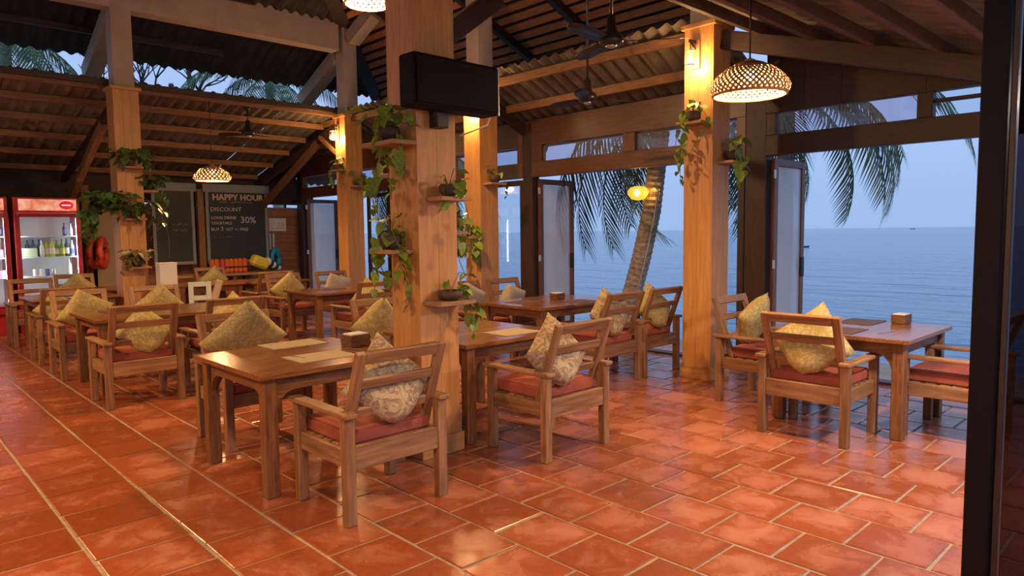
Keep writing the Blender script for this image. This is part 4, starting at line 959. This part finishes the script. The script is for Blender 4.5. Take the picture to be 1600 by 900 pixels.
strokes(b1, scribble(bx(330), bx(365), bz(370), 0.025, 14, 5), 0.0025, 'chalk_faint', 'chalk_scribble')
xc, xd = hit((238, 350), 1, YC).x, hit((304, 350), 1, YC).x
b2_ = board(xc, xd, zA, zB+0.06, 'chalkboard with a faint chalk figure beside the fern column')
def cx_(px): return hit((px, 350), 1, YC).x-(xc+xd)/2
P_ = lambda *pts: [(cx_(a), bz(b)) for a, b in pts]
strokes(b2_, [P_((240, 332), (253, 322), (266, 335), (262, 342), (252, 335), (246, 345)), P_((250, 345), (240, 362), (232, 375)), P_((258, 345), (262, 370), (262, 398)), P_((240, 362), (254, 352))], 0.004, 'chalk_faint', 'chalk_drawing')
strokes(b2_, scribble(cx_(268), cx_(292), bz(350), 0.028, 10, 7)+scribble(cx_(268), cx_(292), bz(359), 0.028, 12, 9), 0.005, 'chalk_faint', 'chalk_scribble')
# paper sign, rings and gear at the wall
pB = lambda px, dy=0.0: hit(px, 1, YB-0.03-dy)
q = pB((434, 351), .01); sg = bar('paper_sign', None, (q.x, YB-0.027, q.z), (0.42, 0.008, 0.30), 'paper', 0); tag(sg, 'pale paper sign with grey sketch pinned to the plank wall', 'sign')
strk = Geo()
for pl in [[(a, b) for a, b in row] for row in ([(-.14, -.06), (-.08, .07), (-.03, -.05)], [(0, -.06), (0.03, .06), (.07, -.04)], [(.09, .06), (.15, -.05), (.12, .03)], [(-.16, -.09), (.16, -.085)])]:
    strk.add(*tube_geo([(x, -0.0055, z) for x, z in pl], 0.006, 4))
strk.obj('sketch', 'grey_ink', sg)
def ring(loc, R_, r, mat, label, rot, sy=1.0):
    g = Geo(); g.add(*tube_geo([(R_*math.cos(2*PI*k/24), 0, R_*math.sin(2*PI*k/24)) for k in range(25)], r, 8))
    o = g.obj('swim_ring', mat, None, loc, True, rot); o.scale = (1, 1, sy); return tag(o, label, 'ring', 'swim rings hung at the back')
q = hit((430, 404), 1, 15.44); ring((q.x, 15.44, q.z), 0.14, 0.06, 'ring_blue', 'blue inflatable swim ring hung below the paper sign', Matrix.Rotation(0.5, 3, 'Z'), 1.3)
for k, (px, col) in enumerate(((148, 'orange life ring nearest the fridge'), (158, 'orange life ring hung on the post next to the cream panel'))):
    q = hit((px, 395), 1, 15.02-0.0); ring((q.x, 15.06-0.16*k, q.z), 0.26, 0.062, 'ring_orange', col, Matrix.Rotation(1.05+0.1*k, 3, 'Z'))
q = hit((168, 362), 1, 15.45); tag(bar('cream_panel', None, (q.x+0.1, 15.5, 1.45), (0.62, 0.04, 2.0), 'cream_panel'), 'cream panel behind the orange life rings', 'panel')
fl = thing('foam_float', 'yellow foam float with black bands propped under the chalkboard', 'float', (0, 0, 0))
q = hit((402, 424), 1, 14.75); fl.location = (q.x, 14.75, q.z); fl.rotation_euler = (0.15, math.radians(20), 0.2)
bar('body', fl, (0, 0, 0), (0.40, 0.22, 0.24), 'float_yellow', 0.05)
for k in range(5): lathe_obj('tail_segment', fl, [(0.10-0.012*k, 0), (0.095-0.012*k, 0.08)], ['label_cream', 'black_ink', 'label_cream', 'black_ink', 'label_cream'][k], (0.14+0.08*k, 0, 0.06-0.008*k), 14, rot=Matrix.Rotation(PI/2, 3, 'Y'))
ctop = 0.78
cn = thing('gear_counter', 'low wooden counter holding water gear under the chalkboards', 'counter', (5.9, 14.85, 0))
bar('counter_top', cn, (0, 0, 0.80), (2.6, 0.5, 0.05), 'shelf_wood')
for x in (-1.2, 0, 1.2): bar('leg', cn, (x, 0, 0.3875), (0.08, 0.4, 0.775), 'table_leg_wood')
fl.location.z = 1.035; fl.location.x += 0.06
for k, px in enumerate((336, 352, 366, 380)):
    q = hit((px, 424), 1, 14.9); v = thing('life_jacket', ['orange life jacket beside the white box', 'orange life jacket with pink panel on the gear counter', 'orange life jacket in the middle of the gear counter', 'orange life jacket next to the yellow float'][k], 'life jacket', (q.x, 14.92, 0.826), random.uniform(-.12, .12), 'life jackets on the counter')
    for s in (-1, 1): bar('front_panel', v, (s*0.05, 0, 0.15), (0.09, 0.10, 0.30), 'vest_orange' if (k != 1 or s > 0) else 'crate_pink', 0.03)
    bar('belt', v, (0, -0.052, 0.12), (0.19, 0.006, 0.03), 'black_ink', 0)
tag(bar('storage_crate', None, (6.55, 14.5, 0.17), (0.42, 0.34, 0.34), 'crate_pink', 0.02), 'pink plastic crate on the floor under the float', 'crate')
tag(bar('storage_crate', None, (6.12, 14.42, 0.13), (0.36, 0.32, 0.26), 'tub_blue', 0.02), 'blue plastic tub beside the pink crate', 'crate')
for k, (px, mm) in enumerate(((472, 'dark_timber'), (477, 'paper'), (481, 'dark_timber'))):
    q = hit((px, 400), 1, 15.5); tag(tube('leaning_pole', None, [(q.x-0.10, 15.42-0.04*k, 0.0), (q.x+0.02, 15.56, 2.05+0.06*k)], 0.022, mm, 8), ['dark pole leaning on the wall nearest the paper sign', 'white pole leaning between two dark poles', 'dark pole leaning next to the open door leaf'][k], 'pole', 'poles leaning at the wall corner')
for k, px in enumerate((423, 428)):
    q = hit((px, 378), 1, 15.55); tag(bar('hanging_strap', None, (q.x, YB-0.05, q.z), (0.05, 0.012, 0.38), 'white_plastic', 0.002), ['pale strap nearest the chalkboard under the paper sign', 'pale strap above the blue swim ring'][k], 'strap', 'straps under the paper sign')
q = hit((456, 272), 1, 15.3); cm = thing('security_camera', 'small white security camera under the back eave', 'camera', (q.x, 15.30, q.z+0.03))
bar('mount', cm, (0, 0, 0.06), (0.14, 0.08, 0.05), 'white_paint'); lathe_obj('camera_body', cm, [(0.01, -0.10), (0.05, -0.08), (0.055, 0.0), (0.03, 0.03)], 'white_paint', (0, 0, 0), 12); bar('lens', cm, (0, -0.05, -0.04), (0.04, 0.02, 0.04), 'black_plastic', 0.005)
# white box, white cut-out chair and counter near the fern column
q = hit((262, 428), 1, 10.95)
sd = thing('side_stand', 'narrow wooden stand holding the white box beside the fern column', 'stand', (3.40, 10.95, 0))
bar('stand_top', sd, (0, 0, 0.88), (0.44, 0.34, 0.04), 'table_wood'); 
for sx in (-1, 1):
    for sy in (-1, 1): bar('leg', sd, (sx*0.18, sy*0.13, 0.43), (0.05, 0.05, 0.86), 'table_leg_wood')
bar('apron', sd, (0, -0.13, 0.79), (0.31, 0.02, 0.14), 'table_leg_wood')
wbx = thing('white_box', 'plain white cardboard box on the stand beside the fern column', 'box', (3.40, 10.95, 0.9005))
bar('carton', wbx, (0, 0, 0.16), (0.24, 0.20, 0.32), 'paper', 0.006); bar('flap', wbx, (0, 0, 0.325), (0.25, 0.21, 0.008), 'paper', 0.002)
hc = thing('plastic_chair', 'white plastic chair with two square cut-outs in its back, behind the long table', 'chair', (3.66, 10.35, 0), math.radians(-18))
for sx in (-1, 1):
    for sy in (-1, 1): bar('leg', hc, (sx*0.18, sy*0.17, 0.22), (0.04, 0.04, 0.44), 'white_plastic')
bar('seat', hc, (0, 0, 0.455), (0.42, 0.40, 0.03), 'white_plastic', 0.008)
bkp = bpy.data.objects.new('backrest', None); COL.objects.link(bkp); bkp.parent = hc; bkp.location = (0, 0.19, 0.47); bkp.rotation_euler = (-0.2, 0, 0)
for x in (-0.12, 0.12): bar('upright', bkp, (x, 0, 0.24), (0.07, 0.03, 0.48), 'white_plastic')
for z in (0.035, 0.24, 0.445): bar('cross_band', bkp, (0, 0.001, z), (0.17, 0.028, 0.07), 'white_plastic')
bar('draped_cloth', hc, (0.21, 0.24, 0.74), (0.10, 0.05, 0.46), 'cloth_tan', 0.02, Matrix.Rotation(0.3, 3, 'Y'))

# ------------------------------------------------------------------ outside: terrace edge, sea, palms, boats
g = Geo(); g.add([(8.1, -60, -1.6), (8.1, 80, -1.6), (60000, 60000, -1.6), (60000, -60000, -1.6), (8.1, -60000, -1.6), (8.1, 60000, -1.6)], [(4, 3, 2, 5)])
o = g.obj('sea', 'sea_water'); tag(o, 'calm blue sea reaching to the horizon', 'sea'); o['kind'] = 'structure'
bar('terrace_edge', None, (8.55, 7.0, -0.6), (1.0, 34, 1.15), 'sand', 0.02); bpy.data.objects['terrace_edge']['kind'] = 'structure'
bar('ground_back', None, (-2, 45, -0.25), (24, 58, 0.2), 'sand', 0); bpy.data.objects['ground_back']['kind'] = 'structure'
def frond_mesh(L_, droop, seed, nl=34, leafl=0.55):
    rnd = random.Random(seed); g = Geo(); pts = []
    for i in range(13):
        u = i/12; a = 0.5-droop*u; 
        pts.append(Vector((0, 0, 0)) if i == 0 else pts[-1]+Vector((math.cos(a), 0, math.sin(a)))*(L_/12))
    g.add(*tube_geo(pts, 0.022, 4, 0.004))
    for i in range(nl):
        u = 0.12+0.88*i/nl; k = min(11, int(u*12)); p = pts[k].lerp(pts[k+1], u*12-k); d = (pts[k+1]-pts[k]).normalized()
        ll = leafl*math.sin(PI*(0.12+0.80*u))**0.7
        for s in (-1, 1):
            dr = (d*0.75+Vector((0, s*0.8, -0.15-0.5*u*rnd.uniform(.6, 1.3)))).normalized(); mid = p+dr*ll*0.5; tip = p+dr*ll+Vector((0, 0, -0.28*ll))
            wv = d*0.016
            g.add([p-wv, p+wv, mid+wv*1.2, mid-wv*1.2, tip], [(0, 1, 2, 3), (3, 2, 4)])
    return mesh_from('frond', g.v, g.f)
FR = [frond_mesh(2.3, 1.5, 1), frond_mesh(2.5, 2.0, 2), frond_mesh(2.1, 1.2, 3), frond_mesh(2.4, 2.4, 4)]
for me in FR: me.materials.append(MATS['palm_leaf'])
def palm(label, trunk, r0, r1, crown, fronds, trunk_on=True):
    p = thing('coconut_palm', label, 'palm', trunk[0], group='coconut palms')
    base = Vector(trunk[0]); pts = [Vector(q)-base for q in trunk]
    # smooth the trunk and add leaf-scar rings
    fine = []
    for i in range(len(pts)-1):
        nn = max(2, int((pts[i+1]-pts[i]).length/0.045))
        for k in range(nn): fine.append(pts[i].lerp(pts[i+1], k/nn))
    fine.append(pts[-1])
    v, f = tube_geo(fine, r0, 12, r1); n = 12
    vv = []
    for i in range(len(fine)):
        s = 1.0+(0.05 if i % 2 else -0.03)
        for k in range(n): c = fine[i]; vv.append(c+(v[i*n+k]-c)*s)
    link('trunk', mesh_from('trunk', vv, f, False), 'palm_bark', p)
    for k, (az, tilt, mi, s) in enumerate(fronds):
        R0 = Matrix.Rotation(math.radians(az), 3, 'Z') @ Matrix.Rotation(math.radians(tilt), 3, 'Y')
        link('frond', FR[mi], 'palm_leaf', p, Vector(crown)-base, R0, (s, s, s))
    return p
tp = [hit((px, py), 0, 9.2) for px, py in ((967, 520), (990, 450), (1003, 400), (1018, 330), (1026, 262), (1034, 190))]
tp = [Vector((9.2, tp[0].y+0.15, -1.55))]+tp
tp.append(Vector((9.2, 6.0, 3.8)))
pm = palm('leaning coconut palm with a lit lamp on its trunk outside the doorway', tp, 0.17, 0.135, (9.2, 6.0, 3.75),
     [(97, 23, 1, 1.4), (88, 30, 1, 1.3), (110, 20, 1, 1.45), (75, 17, 3, 1.25), (100, 40, 3, 1.2), (60, 5, 3, 1.2), (20, 5, 2, 1.1), (-20, 10, 0, 1.2), (-60, 10, 1, 1.2), (-85, 20, 3, 1.2), (-105, 25, 1, 1.2), (-95, 40, 0, 1.0), (50, -10, 1, 1.1), (-50, -30, 3, 1.0)])
palm('coconut palm hanging fronds over the open sea front', [(10.7, 5.05, -1.55), (10.5, 4.92, 1.0), (10.3, 4.81, 3.8)], 0.15, 0.12, (10.3, 4.81, 3.65),
     [(-90, 46, 0, 1.0), (-84, 11, 1, 1.0), (-97, 30, 0, 1.05), (-80, -8, 1, 1.25), (-95, -10, 2, 1.3), (-40, 10, 0, 1.0), (20, 5, 1, 1.1), (70, 10, 3, 1.1), (60, 35, 3, 1.0), (40, -20, 1, 1.0), (-60, 20, 1, 1.1)])
palm('coconut palm with low fronds beside the far folded door', [(10.2, 14.0, -1.55), (10.0, 13.9, 1.0), (9.9, 13.8, 3.5)], 0.16, 0.14, (9.9, 13.8, 3.4),
     [(-95, 25, 1, 1.25), (-75, 30, 3, 1.3), (-88, 45, 0, 1.3), (-60, 15, 1, 1.3), (-70, 40, 0, 1.2), (40, 0, 1, 1.0), (90, 20, 3, 1.1), (120, 35, 3, 1.2), (-20, 5, 0, 1.0), (75, 45, 0, 1.2), (-100, 10, 1, 1.4), (-80, 5, 1, 1.5)])
# lamp on the trunk
q = hit((997, 302), 0, 9.0); pl_ = thing('trunk_lamp', 'glowing yellow lamp with cable tied to the leaning palm trunk', 'lamp', tuple(q))
lathe_obj('globe', pl_, [(0.02, -0.11), (0.10, -0.09), (0.16, -0.02), (0.165, 0.03), (0.12, 0.09), (0.03, 0.11)], 'lamp_yellow', (0, 0, 0), 16)
lathe_obj('bulb', pl_, [(0.01, -0.05), (0.04, -0.02), (0.04, 0.02), (0.01, 0.05)], 'bulb_soft', (-0.15, -0.09, 0), 10)
point_light('lamp_light', pl_, (0.1, -0.22, 0.0), 10, (1, 0.5, 0.1))
tube('cable', pl_, [(0.05, 0, 0.10), (0.10, -0.16, 0.14), (0.06, -0.34, 0.02), (0.02, -0.26, -0.5), (0.0, -0.12, -1.1), (-0.02, 0.05, -1.7)], 0.012, 'cable_white', 5)
# far trees behind the clerestory gap
palm('broad leafed palm seen through the gap above the back roof', [(2.7, 19.6, -0.15), (2.8, 19.6, 3.0), (2.9, 19.5, 6.3)], 0.16, 0.12, (2.9, 19.5, 6.3),
     [(a, -tl, i % 4, 1.35) for i, (a, tl) in enumerate(((0, 0), (40, -20), (80, 10), (120, -10), (160, 0), (200, -25), (240, 5), (280, -15), (320, 0), (20, -40), (250, -45), (300, -40), (340, -35)))])
palm('palm seen through the gap beside the lantern column', [(9.6, 20.0, -0.15), (9.4, 20, 3.0), (9.2, 19.8, 6.2)], 0.16, 0.12, (9.2, 19.8, 6.2),
     [(a, -tl, i % 4, 1.3) for i, (a, tl) in enumerate(((0, 0), (45, -20), (90, 10), (135, -10), (180, 0), (225, -25), (270, -35), (315, -15), (200, -45), (250, -50), (290, -40)))])
tr = thing('bare_tree', 'bare branching tree against the sky above the back roof', 'tree', (6.9, 20.8, -0.15))
rnd = random.Random(4); g = Geo()
def grow(p, d, L_, r, dep):
    q = p+d*L_; g.add(*tube_geo([p, (p+q)/2+Vector((rnd.uniform(-.1, .1), rnd.uniform(-.1, .1), 0))*L_, q], r, 5, r*0.7))
    if dep == 0: return
    for k in range(3):
        nd = (d+Vector((rnd.uniform(-.9, .9), rnd.uniform(-.7, .7), rnd.uniform(-.25, .5)))).normalized(); grow(q, nd, L_*rnd.uniform(.6, .85), r*0.62, dep-1)
grow(Vector((0, 0, 0)), Vector((0, 0, 1)), 3.6, 0.16, 1); grow(Vector((0, 0, 3.4)), Vector((0.2, 0, 1)).normalized(), 1.5, 0.10, 4); grow(Vector((0, 0, 3.2)), Vector((-0.6, 0, 0.7)).normalized(), 1.5, 0.09, 4)
g.obj('branches', 'bark_branch', tr, (0, 0, 0), True)
# boats
def boat(px, d, label, L_):
    q = hit(px, 2, -1.6); b = thing('fishing_boat', label, 'boat', (q.x, q.y, -1.62), math.radians(-45), 'boats on the sea')
    n = 10; vs = []; fs = []
    for i in range(n+1):
        u = -1+2*i/n; w = 0.13*L_*(1-abs(u)**2.5); zt = 0.09*L_*(1+0.6*u*u)
        vs += [(u*L_/2, -w, zt), (u*L_/2, 0, 0), (u*L_/2, w, zt)]
    for i in range(n): a = 3*i; fs += [(a, a+1, a+4, a+3), (a+1, a+2, a+5, a+4), (a, a+3, a+5, a+2)]
    link('hull', mesh_from('hull', vs, fs), 'hull', b)
    bar('cabin', b, (0.1*L_, 0, 0.13*L_), (0.28*L_, 0.14*L_, 0.11*L_), 'white_paint', 0.02*L_)
    return b
boat((1254, 386.5), 0, 'small boat with white top floating beside the folded door edge', 2.3)
boat((1426, 358.2), 0, 'tiny fishing boat on the horizon line', 9)
boat((923, 366), 0, 'tiny pale boat under the palm frond', 3)
